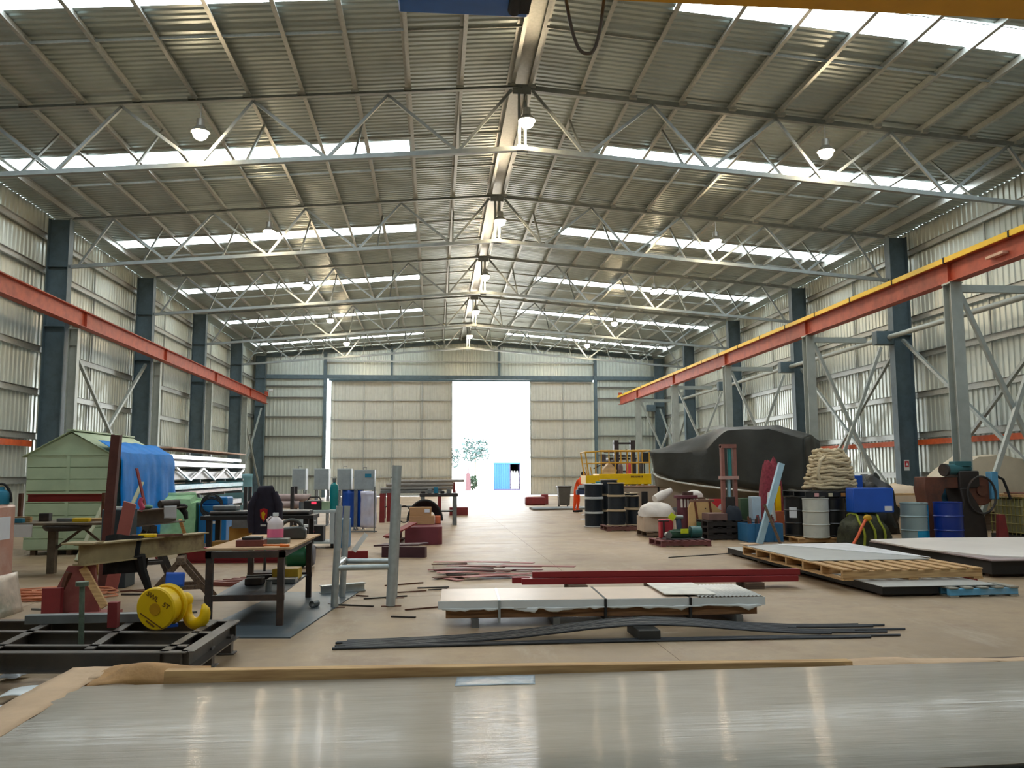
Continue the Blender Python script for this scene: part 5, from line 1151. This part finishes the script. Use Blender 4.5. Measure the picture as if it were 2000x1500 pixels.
# black pallet stack with the press frame on it
for k in range(3):
    pallet((6.95,20.1,.15*k), .05, 1.05, .8, 5, ['lowest','middle','topmost'][k]+' dark pallet in the stack under the rusty press frame', .146, (mat('dark_pallet_wood', (40,34,32), .8, 0, .3),)*2, group='dark pallets under the press frame')
one(MB().box(6.5,19.75,.452,6.95,20.3,.62), 'grey_brown_block', mat('grey_brown_block', (112,84,78), .7), 'grey brown block on top of the dark pallet stack', 'block', bev=.01)
one(blob((7.12,19.83,.452), .2, .11, .34, 57, 18, .15), 'dark_sack', mat('dark_navy_sack', (34,42,54), .8), 'dark sack at the foot of the rusty press frame', 'sack')
pf2 = empty('rusty_press_frame', (7.05, 20.2, .452), 0, 'narrow upright rusty frame with a teal cylinder, before the covered boat', 'press frame')
rp_ = mat('dusty_red_frame', (138,90,80), .6, 0, .15, 6)
for x in (6.97, 7.27): P(MB().box(x-.04,20.0,.452,x+.04,20.12,2.24), 'upright', rp_, pf2)
P(MB().box(6.93,19.98,2.18,7.31,20.14,2.27), 'top_beam', rp_, pf2); P(MB().box(6.9,19.96,1.42,7.34,20.16,1.5), 'cross_head', mat('pale_pink_steel', (176,140,132), .6), pf2)
P(MB().cyl((7.15,20.06,1.5),(7.15,20.06,2.16), .05, n=16), 'cylinder', mat('teal_rod', (48,128,128), .35), pf2); P(MB().cyl((7.12,20.06,1.0),(7.12,20.06,1.42), .05, n=16), 'ram', mat('pale_blue_rod', (150,190,204), .3, .4), pf2)
P(MB().box(7.0,20.0,.452,7.24,20.12,1.0), 'base_block', MATS['dark_machine'], pf2)

# ------------------------------------------------------------------ boat on trailer under black cover
bo = empty('covered_boat', (8.8, 24.6, 0), 0, 'boat on a trailer under a large black cover, bow to the left', 'boat')
BW, ST = V((6.95, 26.2, 0)), V((10.75, 23.3, 0))
ax = (ST-BW).normalized(); sd_ = V((-ax.y, ax.x, 0)); LEN = (ST-BW).length
if sd_.y > 0: sd_ = -sd_           # towards the camera
def bp(s, o, z): return BW+ax*(LEN*s)+sd_*o+V((0,0,z))
def bw(s): return 1.05*min(1, (s+.015)**.55*1.18)
hullm = mat('boat_hull', (126,120,106), .35, 0, .06, 3)
def hull(s, t):
    a = -1+2*t; w = bw(s)*.98; zg = 1.52-.42*s**.6+ .1*(1-s)**3; zk = .62+.55*(1-s)**2.5
    f = abs(a); o = w*a if f > .0 else 0
    z = zk+(zg-zk)*(f**1.8)
    return bp(s, o, z)
P(MB().grid(30, 16, hull), 'hull', hullm, bo, solid=.03)
P(MB().tube([bp(s, bw(s)*1.0+.035, 1.46-.50*s**.55+.10*(1-s)**3) for s in [k/30 for k in range(31)]], .03, 8), 'rub_rail', mat('white_rail', (226,226,220), .4), bo)
covm = mat('black_boat_cover', (40,42,38), .5, 0, .2, 3, bump=.2, bsc=7)
def top(s): return 2.27+.68*(min(1, s/.46))**1.15 if s < .46 else (2.95 if s < .80 else 2.95-(s-.80)*1.6)
def cover(s, t):
    a = -1+2*t; w = bw(s)+.04; f = abs(a); tp_ = top(s); zg = 1.52-.50*s**.55+.10*(1-s)**3
    if s > .8: w *= 1-.35*(s-.8)
    k0 = min(1, max(0, (s-.36)/.2)); k0 = k0*k0*(3-2*k0); zs_ = min(tp_-.02, 2.2)*(1-k0)+(tp_-.13)*k0
    if f < .55:
        k = f/.55; o = w*.93*k; z = tp_+(zs_-tp_)*k**1.25-.03*sin(pi*k)*abs(sin(7*s))
    else:
        k = (f-.55)/.45; o = w*(.93+.10*k**.7)+(.06*sin(17*s+2)+.035*sin(39*s))*k*(1-.4*k)*min(1,s*4); z = zs_+(zg-zs_)*k+.03*sin(23*s)*k
    return bp(s-.05*(1-s)**4*(1-f), o*(1 if a > 0 else -1), z)
P(cloth(60, 36, cover, .03, 131, 1.7), 'cover', covm, bo, solid=.012)
def cend(s, t):
    p = V(cover(1, t)); q = V((p.x, p.y, 1.03))+ax*.12; return p*(1-s)+q*s
P(cloth(10, 36, cend, .03, 131, 1.7), 'cover_end', covm, bo, solid=.012)
trm = greysteel
for o in (-.55, .55): P(MB().bar(bp(.1,o*.4,.45), bp(.98,o,.45), .08,.12), 'trailer_rail', trm, bo)
for o in (-.9, .9): P(MB().cyl(bp(.68,o-.09,.3), bp(.68,o+.09,.3), .3, n=24), 'wheel', rubber, bo, bev=.03)
P(MB().bar(bp(.68,-.85,.3), bp(.68,.85,.3), .07,.07), 'axle', trm, bo)
for s in (.35,.85): P(MB().bar(bp(s,-.6,.55), bp(s,.6,.55), .09,.12), 'cross_beam', trm, bo); 
for s in (.35,.85):
    for o in (-.45,.45): P(MB().bar(bp(s,o,.5), bp(s,o,.86), .08,.08), 'support_post', trm, bo)
P(MB().bar(bp(.1,0,.02), bp(.1,0,.48), .07,.07), 'jockey_leg', trm, bo); P(MB().bar(bp(.02,.02,.95), bp(.0,0,1.9), .05,.05), 'bow_strap', rubber, bo)

# ------------------------------------------------------------------ access platform, crate, forklift mast
sl = empty('access_platform', (6.6, 30.3, 0), 0, 'yellow lift platform with guard rails raised to head height', 'lift platform')
P(MB().box(5.85,29.85,1.18,7.75,31.0,1.55), 'deck', yellow, sl, bev=.01); P(MB().box(5.38,29.9,1.2,5.85,30.95,1.5), 'deck_extension', yellow, sl)
rm = mat('rail_yellow', (206,160,50), .45)
m = MB()
for x in (5.95,6.45,6.9,7.3,7.7): m.cyl((x,29.9,1.5),(x,29.9,2.38), .022, n=8); m.cyl((x,30.95,1.5),(x,30.95,2.38), .022, n=8)
for z in (1.95,2.38):
    for y in (29.9,30.95): m.cyl((5.9,y,z),(7.74,y,z), .025, n=8)
    m.cyl((7.72,29.9,z),(7.72,30.95,z), .025, n=8)
P(m, 'guard_rail', rm, sl)
m = MB()
for y in (29.95,30.9): m.cyl((5.5,y,1.5),(5.38,y,2.33), .025, n=8); m.cyl((5.38,y,2.33),(5.95,y,2.36), .025, n=8); m.cyl((5.48,y,1.93),(5.9,y,1.93), .02, n=8); m.cyl((5.62,y,1.5),(5.56,y,1.8), .02, n=8)
m.cyl((5.38,29.95,2.33),(5.38,30.9,2.33), .025, n=8); P(m, 'extension_rail', rm, sl)
for k in range(9): MBk = P(MB().box(7.0+.05*k, 29.835, 1.42+.01*(k % 2), 7.03+.05*k, 29.85, 1.48), 'lettering', mat('dark_amber', (96,70,20), .6), sl)
for x in (5.75, 7.6): P(MB().box(x-.05,30.0,.3,x+.05,30.12,1.2), 'scissor_leg', yellow, sl)
m = MB()
for y in (30.05, 30.8): m.bar((5.9,y,.35),(7.6,y,1.15), .1,.06,(0,1,0)); m.bar((7.6,y+.06,.35),(5.9,y+.06,1.15), .1,.06,(0,1,0))
P(m, 'scissor_arm', yellow, sl); P(MB().box(5.7,29.9,.12,7.7,30.95,.36), 'chassis', darksteel, sl, bev=.02)
for x in (5.95,7.45):
    for y in (29.9,30.95): P(MB().cyl((x,y-.06,.16),(x,y+.06,.16), .16, n=18), 'wheel', rubber, sl)
for k, (x, c, h) in enumerate(((6.3,(200,178,150),.0),(6.75,(110,96,104),.3),(7.05,(206,70,90),.35),(7.5,(60,58,66),.4))):
    if k == 0: one(MB().prism([(-.22,0),(.22,0),(.26,.14),(0,.42),(-.26,.14)], -.2, .2, TR(6.3,30.3,1.552) @ RX(pi/2)), 'canvas_bag', mat('bag_%d' % k, c, .8), 'tan peaked canvas bag on the yellow lift platform', 'bag')
    else: one(MB().lathe([(0,0),(.09,0),(.09,h),(.05,h+.06),(0,h+.06)], 16, TR(x,30.4,1.552)), 'canister', mat('bag_%d' % k, c, .5), ['','grey','red','black'][k]+' canister on the yellow lift platform', 'canister')
fk = empty('forklift', (7.3, 33.0, 0), 0, 'forklift with a dark upright mast behind the yellow lift platform', 'forklift')
mk = mat('mast_steel', (58,50,54), .45, .2, .2)
for x in (7.1, 7.75): P(MB().box(x-.09,32.6,.05,x+.09,32.8,2.85), 'mast_channel', mk, fk)
for z in (.5,1.6,2.2,2.7): P(MB().box(7.0,32.66,z,7.85,32.74,z+.07), 'mast_cross', mk, fk)
P(MB().cyl((7.5,32.65,.3),(7.5,32.65,2.5), .04), 'lift_ram', greysteel, fk); P(MB().box(6.6,32.6,2.35,7.1,32.64,2.39), 'mast_hose', rubber, fk)
P(MB().box(6.9,32.9,.25,8.0,34.6,1.1), 'body', yellow, fk, bev=.06); P(MB().box(6.95,33.9,1.1,7.95,34.6,1.35), 'counterweight', mk, fk, bev=.05)
for x in (6.85,8.0):
    for y in (33.1,34.3): P(MB().cyl((x-.08,y,.28),(x+.08,y,.28), .28, n=20), 'wheel', rubber, fk)
m = MB()
for x in (6.95,7.95):
    for y in (33.1,34.4): m.bar((x,y,1.1),(x,y,2.15), .06,.06)
m.box(6.9,33.05,2.12,8.0,34.45,2.18); P(m, 'overhead_guard', mk, fk)
for x in (7.2,7.7): P(MB().box(x-.05,31.6,.06,x+.05,32.6,.1), 'fork', darksteel, fk)
tool = empty('pedestal_drill', (6.55, 32.2, 0), 0, 'dark pedestal drill seen through the platform rails', 'drill')
P(MB().cyl((6.7,32.2,.03),(6.7,32.2,2.0), .05), 'column', darksteel, tool); P(MB().box(6.35,32.05,1.85,6.95,32.35,2.05), 'head', mat('slate_paint',(72,66,76),.5), tool, bev=.03); P(MB().cyl((6.5,32.2,2.05),(6.5,32.2,2.3), .09), 'motor', MATS['slate_paint'], tool); P(MB().box(6.5,32.0,0,6.9,32.4,.03), 'base', darksteel, tool); P(MB().bar((6.1,32.2,1.75),(6.45,32.2,1.93), .04,.04), 'feed_arm', darksteel, tool)
bt_ = empty('beige_panel_tank', (7.6, 28.7, 0), 0, 'long beige panelled tank below the yellow lift platform', 'tank')
P(MB().box(6.3,28.2,.05,8.75,29.3,1.12), 'body', mat('beige_paint', (150,134,118), .55, 0, .05, 2), bt_, bev=.02); P(MB().box(7.55,28.19,.05,7.58,28.2,1.1).box(7.7,28.185,.05,7.73,28.2,1.1), 'seam', mat('beige_seam', (136,120,106), .6), bt_); P(MB().box(6.28,28.18,1.1,8.77,29.32,1.14), 'rim', mat('brown_rim', (116,84,66), .6), bt_)
P(MB().box(6.4,28.3,0,8.6,29.2,.05), 'base', darksteel, bt_)
lw = empty('yellow_white_loader_arm', (9.1, 31.0, 0), 0, 'yellow machine with a slanting white arm behind the boat bow', 'machine')
P(MB().box(8.35,30.4,.9,9.25,31.2,1.75), 'body', yellow, lw, bev=.04); P(MB().box(8.4,30.5,0,8.6,31,.9).box(9.0,30.5,0,9.2,31,.9), 'leg', darksteel, lw); P(MB().bar((7.95,30.3,2.2),(9.3,30.3,1.75), .12,.14), 'arm', white, lw)
dsx = empty('dark_speaker_box', (7.9, 31.3, 0), 0, 'dark box on a thin post beside the right end of the platform', 'box')
P(MB().box(7.75,31.3,1.98,8.05,31.55,2.35), 'case', blackpaint, dsx, bev=.01); P(MB().cyl((7.9,31.42,0),(7.9,31.42,1.98), .03), 'post', darksteel, dsx)

# ------------------------------------------------------------------ cable drums on pallets
dkblue = mat('black_cable_winding', (20,30,40), .45, 0, .2, 20, bump=.2, bsc=30)
flm = mat('drum_flange_wood', (196,176,146), .7, 0, .1, 4)
def spool(x, y, z, r, h, lab, rf=None, fl=None, tilt=False):
    s = empty('cable_drum', (x, y, z), 0, lab, 'cable drum'); rf = rf or r*1.12; fl = fl or flm
    MB().lathe([(0,.02),(r*.92,.02),(r,.04),(r,h-.04),(r*.92,h-.02),(0,h-.02)], 30).build('winding', dkblue, s)
    for zz in (0, h-.025): MB().lathe([(0,zz),(rf,zz),(rf,zz+.025),(0,zz+.025)], 30).build('flange', fl, s)
    MB().lathe([(0,0),(.05,0),(.05,.012),(0,.012)], 16, TR(0,0,h)).build('hub', rubber, s)
    return s
pallet((5.30,23.55,0), .0, 1.15, 1.0, 6, 'dark red brown pallet under the black cable drums', .13, (mat('red_brown_pallet',(110,72,66),.75,0,.2,5),)*2)
pallet((5.95,24.5,0), .0, 1.2, .8, 6, 'dark red brown pallet behind the cable drums', .13, (MATS['red_brown_pallet'],)*2)
spool(5.08,23.5,.132,.245,.42,'low black cable drum at the front left of its pallet')
spool(5.73,23.75,.132,.33,.45,'widest black cable drum at the front right with pale flanges')
spool(5.08,23.5,.555,.225,.40,'black cable drum standing on the low front left drum')
spool(5.08,23.5,.958,.22,.36,'topmost black cable drum of the front left stack')
spool(5.62,23.85,.585,.19,.36,'black cable drum on the left of the widest drum')
one(MB().pipe((5.92,23.6,.585),(5.92,23.6,1.06), .09,.07, 22), 'black_pipe_offcut', rubber, 'upright black tube on the right of the widest cable drum', 'tube')
spool(5.65,24.5,.132,.28,.45,'lower black cable drum on the pallet behind the front drums')
spool(5.65,24.5,.585,.27,.42,'middle black cable drum behind the front drums')
for k, z in enumerate((.01,.43,.86)):
    spool(4.72,25.0,z,.26,.415,['lowest','middle','topmost'][k]+' drum of the left rear stack with its lit rim painted white', .29, white)  # white flanges paint in the light catching the drum edges
bsx = [(5.3,25.6,0),(5.3,25.6,.5)]
for k, (x,y,z) in enumerate(((5.25,25.3,.0),(5.25,25.3,.47),(5.25,25.3,.94))):
    spool(x,y,z,.25,.46,['lowest','middle','topmost'][k]+' dark drum of the stack just right of the bright rimmed stack')
# white sacks, flanges, wooden drum ends
pallet((6.0,21.3,0), 0, 1.5, 1.1, 6, 'weathered pallet under the white sacks', .13, (darktimber_y, darktimber))
one(MB().box(5.2,20.85,.132,5.98,21.6,.50), 'carton', mat('pale_carton',(190,170,150),.8), 'pale carton under the white sacks', 'carton', bev=.01)
sackm = mat('white_sack', (216,210,204), .55, 0, .08, 4, bump=.3, bsc=10)
one(blob((5.6,21.15,.502), .44, .38, .34, 61, 24, .1), 'white_sack', sackm, 'large white sack on the pale carton', 'sack')
one(MB().tube([(5.6,21.3,.92),(5.85,21.45,1.02),(6.1,21.5,1.14)], [.09,.12,.07], 12), 'rolled_white_bag', sackm, 'rolled white bag on top of the large white sack', 'bag')
one(blob((6.75,21.65,.95), .22, .18, .18, 65, 18, .1), 'small_white_sack', sackm, 'small white sack at the right behind the maroon flange', 'sack').location.z += 0
one(MB().box(6.4,21.5,.132,7.0,22.0,.95), 'brown_crate', mat('brown_crate',(110,88,72),.8), 'brown crate supporting the small white sack', 'crate')
fl = empty('maroon_flanged_casting', (6.35, 21.0, .132), 0, 'maroon flanged casting with slots between the sacks and the timber drum ends', 'casting')
P(MB().cyl((6.32,20.95,.135),(6.32,20.95,.95), .2, n=24), 'body', mat('wine_paint',(98,48,60),.5,0,.1), fl); P(MB().cyl((6.35,20.95,.95),(6.35,20.95,1.02), .3, n=28), 'flange', MATS['wine_paint'], fl); 
for k in range(6): P(MB().box(6.16+.08*k,20.72,.72,6.2+.08*k,20.76,.93), 'slot', sackm, fl)
P(MB().cyl((6.4,20.95,1.02),(6.4,20.95,1.1), .14, n=20), 'cap', mat('brown_cap',(74,52,44),.6), fl)
we = empty('wooden_drum_end', (6.7, 20.6, 0), 0, 'big octagonal pine drum end with brown straps leaning upright', 'drum end')
oc = [(-.38,0),(.30,0),(.42,.14),(.42,.62),(.16,.86),(-.36,.86),(-.42,.7),(-.42,.1)]
P(MB().prism(oc, -.05, .05, TR(6.72,20.55,.0) @ RX(pi/2)), 'board', mat('pine_ply',(214,178,122),.65,0,.08,3), we)
for dx in (-.25, .12): P(MB().bar((6.7+dx,20.485,.88),(6.82+dx,20.485,.0), .05,.012,(0,1,0)), 'strap', mat('brown_strap',(110,58,36),.7), we)
P(MB().cyl((6.74,20.485,.48),(6.74,20.50,.48), .05), 'hole', blackpaint, we)
for x, z in ((6.66,.58),(6.72,.70),(6.93,.5)): P(MB().cyl((x,20.49,z),(x,20.5,z), .016), 'bolt_hole', blackpaint, we)
P(MB().box(6.35,20.5,.86,6.95,20.62,.92), 'top_pad', mat('brown_felt',(130,98,82),.8), we)
we.location += V((-.02,.12,0)); fl.location += V((0,.14,0))
# pump set on the front pallet
pallet((5.42,18.55,0), .04, 1.12, .95, 7, 'maroon stained pallet carrying the green pump set', .13, (mat('maroon_stained_wood',(120,72,72),.75,0,.18,5),)*2)
pu = empty('green_pump_set', (5.5, 18.55, .132), 0, 'small green pump set with lime tags on the maroon pallet', 'pump')
gm = mat('pump_green',(44,84,64),.45,.1,.2)
P(MB().cyl((5.15,18.4,.24),(5.75,18.5,.24), .09, n=20), 'motor', gm, pu, bev=.01); P(MB().cyl((5.62,18.4,.29),(5.85,18.42,.29), .13, n=22), 'pump_casing', mat('pump_teal',(40,92,92),.4), pu); P(MB().cyl((5.45,18.6,.13),(5.42,18.62,.62), .06, n=16), 'valve_body', mat('slate_blue_casting',(60,74,96),.45), pu)
P(MB().box(5.05,18.3,.132,5.9,18.62,.16), 'base_plate', greysteel, pu); P(MB().cyl((5.1,18.25,.235),(5.1,18.4,.235), .07, n=18), 'coupling', greysteel, pu); P(MB().box(5.2,18.3,.33,5.6,18.36,.36).cyl((5.85,18.5,.3),(5.85,18.5,.5),.05), 'outlet', gm, pu)
lime = mat('lime_tag',(196,210,30),.6)
P(MB().box(5.37,18.26,.27,5.54,18.27,.37), 'tag', lime, pu); P(MB().box(-.07,-.005,-.07,.07,.005,.07, TR(5.25,18.5,.62) @ RY(.7)), 'tag', lime, pu); P(MB().cyl((5.33,18.6,.6),(5.52,18.6,.6), .05), 'handwheel', greysteel, pu)
one(MB().box(5.05,18.75,.132,5.35,18.95,.55), 'red_tool_box', mat('cherry_paint',(186,52,64),.5), 'red case at the back left of the maroon pallet', 'case', bev=.02)
one(MB().cyl((4.98,18.66,.52),(5.22,18.66,.52), .015).cyl((5.1,18.66,.132),(5.1,18.66,.52), .02), 'tee_handle', blackpaint, 'black tee handle in front of the red case', 'handle')

# ------------------------------------------------------------------ far right: roller stands, bin, person
def roller(x, y, lab):
    r = empty('roller_stand', (x, y, 0), 0, lab, 'roller stand')
    P(MB().box(x-.35,y-.25,0,x+.35,y+.25,.03), 'base', alum, r); P(MB().box(x-.05,y-.05,.03,x+.05,y+.05,.85), 'post', alum, r); P(MB().box(x-.5,y-.15,.85,x+.5,y+.15,1.02), 'table', mat('navy_machine',(40,54,84),.5), r, bev=.01); P(MB().cyl((x-.45,y,1.08),(x+.45,y,1.08), .06), 'roller', greysteel, r)
roller(5.35, 28.8, 'bright metal stand with a navy table, left of the cable drums'); roller(5.95, 32.0, 'second metal stand with a navy table, behind the first')
one(MB().box(5.5,28.66,1.022,5.8,28.73,1.3), 'teal_control_box', mat('teal_control',(28,120,130),.5), 'teal control box on the navy table', 'box', bev=.02)
for k in range(5): one(MB().cyl((4.2,36.2+.3*k,.06),(7.0,36.6+.3*k,.06), .05), 'steel_pipe', greysteel, 'grey pipe on the floor behind the roller stands', 'pipe', 'pipes behind the roller stands')
wbn = empty('wheelie_bin', (6.15, 40.2, 0), 0, 'dark grey wheeled bin near the open doorway', 'bin')
P(MB().add([(5.92,39.95,.08),(6.4,39.95,.08),(6.4,40.4,.08),(5.92,40.4,.08),(5.86,39.88,.92),(6.46,39.88,.92),(6.46,40.5,.92),(5.86,40.5,.92)], [[0,3,2,1],[4,5,6,7],[0,1,5,4],[1,2,6,5],[2,3,7,6],[3,0,4,7]]), 'body', mat('bin_grey',(86,84,80),.5), wbn, bev=.02)
P(MB().box(5.82,39.84,.92,6.5,40.52,.98), 'lid', MATS['bin_grey'], wbn, bev=.02)
for x in (5.95,6.37): P(MB().cyl((x-.03,40.42,.09),(x+.03,40.42,.09), .09), 'wheel', rubber, wbn)
one(MB().box(4.6,42.5,0,5.6,43.2,.4), 'maroon_steel_lump', maroon, 'maroon steel lump on the floor left of the wheeled bin', 'steel block', bev=.05)
one(MB().box(5.5,43.4,0,5.85,43.9,.5), 'maroon_crate', maroon, 'small maroon crate just behind the wheeled bin', 'crate', bev=.02)
# worker
def skin(name, nodes, edges, material, root, lv=2, base=0):
    me = bpy.data.meshes.new(name); me.from_pydata([n[0] for n in nodes], edges, [])
    o = bpy.data.objects.new(name, me); COL.objects.link(o); o.parent = root; me.materials.append(material)
    sk = o.modifiers.new('k', 'SKIN'); sk.use_smooth_shade = True
    for i, n in enumerate(nodes): me.skin_vertices[0].data[i].radius = (n[1], n[2] if len(n) > 2 else n[1])
    me.skin_vertices[0].data[base].use_root = True
    d = o.modifiers.new('s', 'SUBSURF'); d.levels = d.render_levels = lv
    return o
pe = empty('person', (5.82, 34.5, 0), radians(60), 'person in bright orange overalls stooping beside the lift platform', 'person')
orange = mat('hi_vis_orange', (242,84,26), .7, 0, .06); skinm = mat('skin', (150,104,80), .6)
body = [((0,0,.86),.14,.12),((0,-.03,1.05),.14,.11),((0,-.13,1.24),.17,.12),((0,-.2,1.34),.10,.09),((0,-.26,1.41),.05,.05),((0,-.31,1.50),.085,.10),((0,-.32,1.57),.08,.09),
        ((.19,-.17,1.29),.07),((.24,-.3,1.08),.055),((.2,-.5,.98),.042),((-.19,-.17,1.29),.07),((-.24,-.3,1.08),.055),((-.2,-.5,.98),.042),
        ((.1,.0,.8),.10),((.12,-.03,.47),.075),((.12,.03,.10),.05),((.12,-.12,.035),.04),((-.1,.0,.8),.10),((-.12,.02,.47),.075),((-.12,.08,.10),.05),((-.12,-.07,.035),.04)]
be = [(0,1),(1,2),(2,3),(3,4),(4,5),(5,6),(2,7),(7,8),(8,9),(2,10),(10,11),(11,12),(0,13),(13,14),(14,15),(15,16),(0,17),(17,18),(18,19),(19,20)]
skin('body', body, be, orange, pe)
MB().ball((0,-.325,1.525), .098, 16, (.86,1,1.1)).build('head', skinm, pe); MB().ball((0,-.30,1.55), .108, 16, (.9,1,1), lambda d: 1 if d.z > -.1 else .86).build('hair', rubber, pe)
for s in (-1, 1):
    hnd = [((s*.2,-.5,.98),.036,.026),((s*.2,-.56,.96),.04,.022)]; ed = [(0,1)]
    for q in range(4): hnd += [((s*(.2-.03+.02*q),-.60,.95),.009),((s*(.2-.03+.02*q),-.64,.93),.008),((s*(.2-.03+.02*q),-.655,.905),.007)]; b = 2+3*q; ed += [(1,b),(b,b+1),(b+1,b+2)]
    hnd += [((s*.16,-.55,.945),.011),((s*.145,-.59,.93),.009)]; ed += [(1,14),(14,15)]
    skin('hand', hnd, ed, skinm, pe, 1)
    MB().cbox((s*.12,-.06 if s > 0 else -.01,.045),(.1,.27,.09)).build('boot', rubber, pe, bev=.03)

# ------------------------------------------------------------------ outside in the yard
co_ = empty('shipping_container', (6.8, 81, 0), 0, 'blue container outside in the bright yard', 'container')
m = MB(); pr = corr(5.62, 7.12, .22, .08, -.04); n = len(pr)
m.add([(x,80+d,.1) for x,d in pr]+[(x,80+d,2.5) for x,d in pr], [[k,k+1,n+k+1,n+k] for k in range(n-1)]); m.box(5.62,80.02,.1,7.12,86,2.5)
P(m, 'shell', mat('container_blue',(6,66,140),.5), co_, flat=True); P(MB().box(5.6,79.95,2.45,8.15,86,2.6), 'roof', mat('container_blue',(6,66,140),.5), co_)
P(MB().box(7.12,80.0,.1,7.18,86,2.5).box(8.06,80.0,.1,8.12,86,2.5).box(7.15,85.8,.1,8.1,86,2.5).box(5.62,79.96,0,8.12,86,.1), 'frame', mat('container_dark',(34,30,60),.6), co_)
P(MB().box(7.2,85.7,.12,8.05,85.78,2.45), 'inner_wall', mat('dark_interior',(26,22,34),.8), co_)
br = empty('bottle_rack', (7.6, 80.6, .105), 0, 'white rack of bottles standing in the dark end of the container', 'rack')
m = MB()
for x in (7.26,7.5,7.76,7.98): m.box(x-.02,80.1,.105,x+.02,80.16,1.5)
for z in (.15,.45,.9): m.box(7.24,80.1,z,8.0,80.14,z+.12)
P(m, 'frame', white, br)
for x in (7.36,7.62,7.88): one(MB().lathe([(0,0),(.11,0),(.11,1.5),(.05,1.7),(0,1.7)], 14, TR(x,80.5,.105)), 'white_bottle', white, 'white gas bottle in the rack outside', 'gas bottle', 'bottles in the rack outside')
for k, (x, s_) in enumerate(((4.4,.6),)):
    one(blob((4.82,79,-.01), .66, .6, 1.45, 71, 24, .06, 3.5), 'bulk_bag', white, 'large white bulk bag outside left of the blue container', 'bag')
cnp = empty('marker_post', (3.15, 79, 0), 0, 'pinkish tapered post outside left of the bulk bag', 'post')
P(MB().lathe([(0,0),(.27,0),(.2,1.6),(.05,1.62),(.04,2.6),(0,2.6)], 14, TR(3.15,79,-.01)), 'post', mat('mauve_post',(62,34,42),.7), cnp)
leafm = mat('leaf_green',(20,44,24),.7,0,.3,9)
bsh = MB(); random.seed(11)
for k in range(260):
    d = V((random.gauss(0,1), random.gauss(0,1), random.gauss(0,1))).normalized(); p = V((3.65,80.2,.75))+V((d.x*.5,d.y*.5,d.z*.72))*random.uniform(.6,1); a = random.uniform(0,6.3)
    u = V((cos(a),sin(a),.3))*.13; w_ = V((-sin(a)*.5,cos(a)*.5,.8))*.09; bsh.add([p-u,p+w_,p+u,p-w_],[[0,1,2,3]])
bu = empty('yard_shrub', (3.65,80.2,0), 0, 'dark green shrub outside left of the white bulk bag', 'shrub'); P(bsh, 'foliage', leafm, bu, flat=True); P(MB().cyl((3.65,80.2,-.01),(3.65,80.2,.7), .05), 'stem', darktimber, bu)
for kk, (tx, ty, th, nm) in enumerate(((6.2,128,7.5,'hazy tree far outside, above the blue container'),(1.9,134,6.0,'hazy tree far outside at the left of the doorway'))):
    tr_ = empty('yard_tree', (tx,ty,0), 0, nm, 'tree'); P(MB().cyl((tx,ty,-.01),(tx,ty,th*.6), .18,.1), 'trunk', darktimber, tr_)
    tm_ = MB()
    for k in range(420):
        d = V((random.gauss(0,1), random.gauss(0,1), random.gauss(0,1))).normalized(); c = V((tx+random.choice((-1.1,0,1.1)),ty,th*.7+random.choice((-.8,.5)))); p = c+d*random.uniform(.5,1.2); a = random.uniform(0,6.3)
        u = V((cos(a),sin(a),.3))*.25; w_ = V((-sin(a)*.5,cos(a)*.5,.8))*.18; tm_.add([p-u,p+w_,p+u,p-w_],[[0,1,2,3]])
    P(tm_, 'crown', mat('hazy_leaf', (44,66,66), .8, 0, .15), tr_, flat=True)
for k, x in enumerate((8.45,8.7,8.95)): one(MB().box(x,80,-.01,x+.08,80.1,[.9,.6,1.5][k]), 'yard_post', tealpaint, ['tallest but one','shortest','tallest'][k]+' teal post outside right of the container', 'post')
# ------------------------------------------------------------------ light, sky, camera
w = bpy.data.worlds.new('sky'); scene.world = w; w.use_nodes = True
bg = w.node_tree.nodes['Background']; bg.inputs['Color'].default_value = (.92, .97, 1, 1); bg.inputs['Strength'].default_value = 14
sun = bpy.data.lights.new('sun', 'SUN'); sun.energy = 14; sun.angle = .01; sun.color = (1, .95, .88)
so = bpy.data.objects.new('sun', sun); COL.objects.link(so); so.rotation_euler = (radians(42), radians(12), 0)
cam = bpy.data.cameras.new('camera'); co = bpy.data.objects.new('camera', cam); COL.objects.link(co)
cam.sensor_fit = 'HORIZONTAL'; cam.sensor_width = 36; cam.lens = 36*FOC/2000; cam.clip_end = 500; cam.clip_start = .05
co.matrix_world = Matrix(((_r2.x, _u2.x, -_fw.x, EYE.x), (_r2.y, _u2.y, -_fw.y, EYE.y), (_r2.z, _u2.z, -_fw.z, EYE.z), (0,0,0,1)))
scene.camera = co
scene.view_settings.view_transform = 'Standard'; scene.view_settings.look = 'None'
scene.view_settings.exposure = EXPOSURE; scene.view_settings.gamma = 1; scene.view_settings.use_curve_mapping = False
cy = scene.cycles
cy.use_denoising = True; cy.max_bounces = 8; cy.diffuse_bounces = 5; cy.glossy_bounces = 4; cy.transmission_bounces = 6; cy.transparent_max_bounces = 8
cy.sample_clamp_indirect = 8; cy.caustics_reflective = False; cy.caustics_refractive = False; cy.use_light_tree = True
try: cy.denoiser = 'OPENIMAGEDENOISE'
except Exception: pass
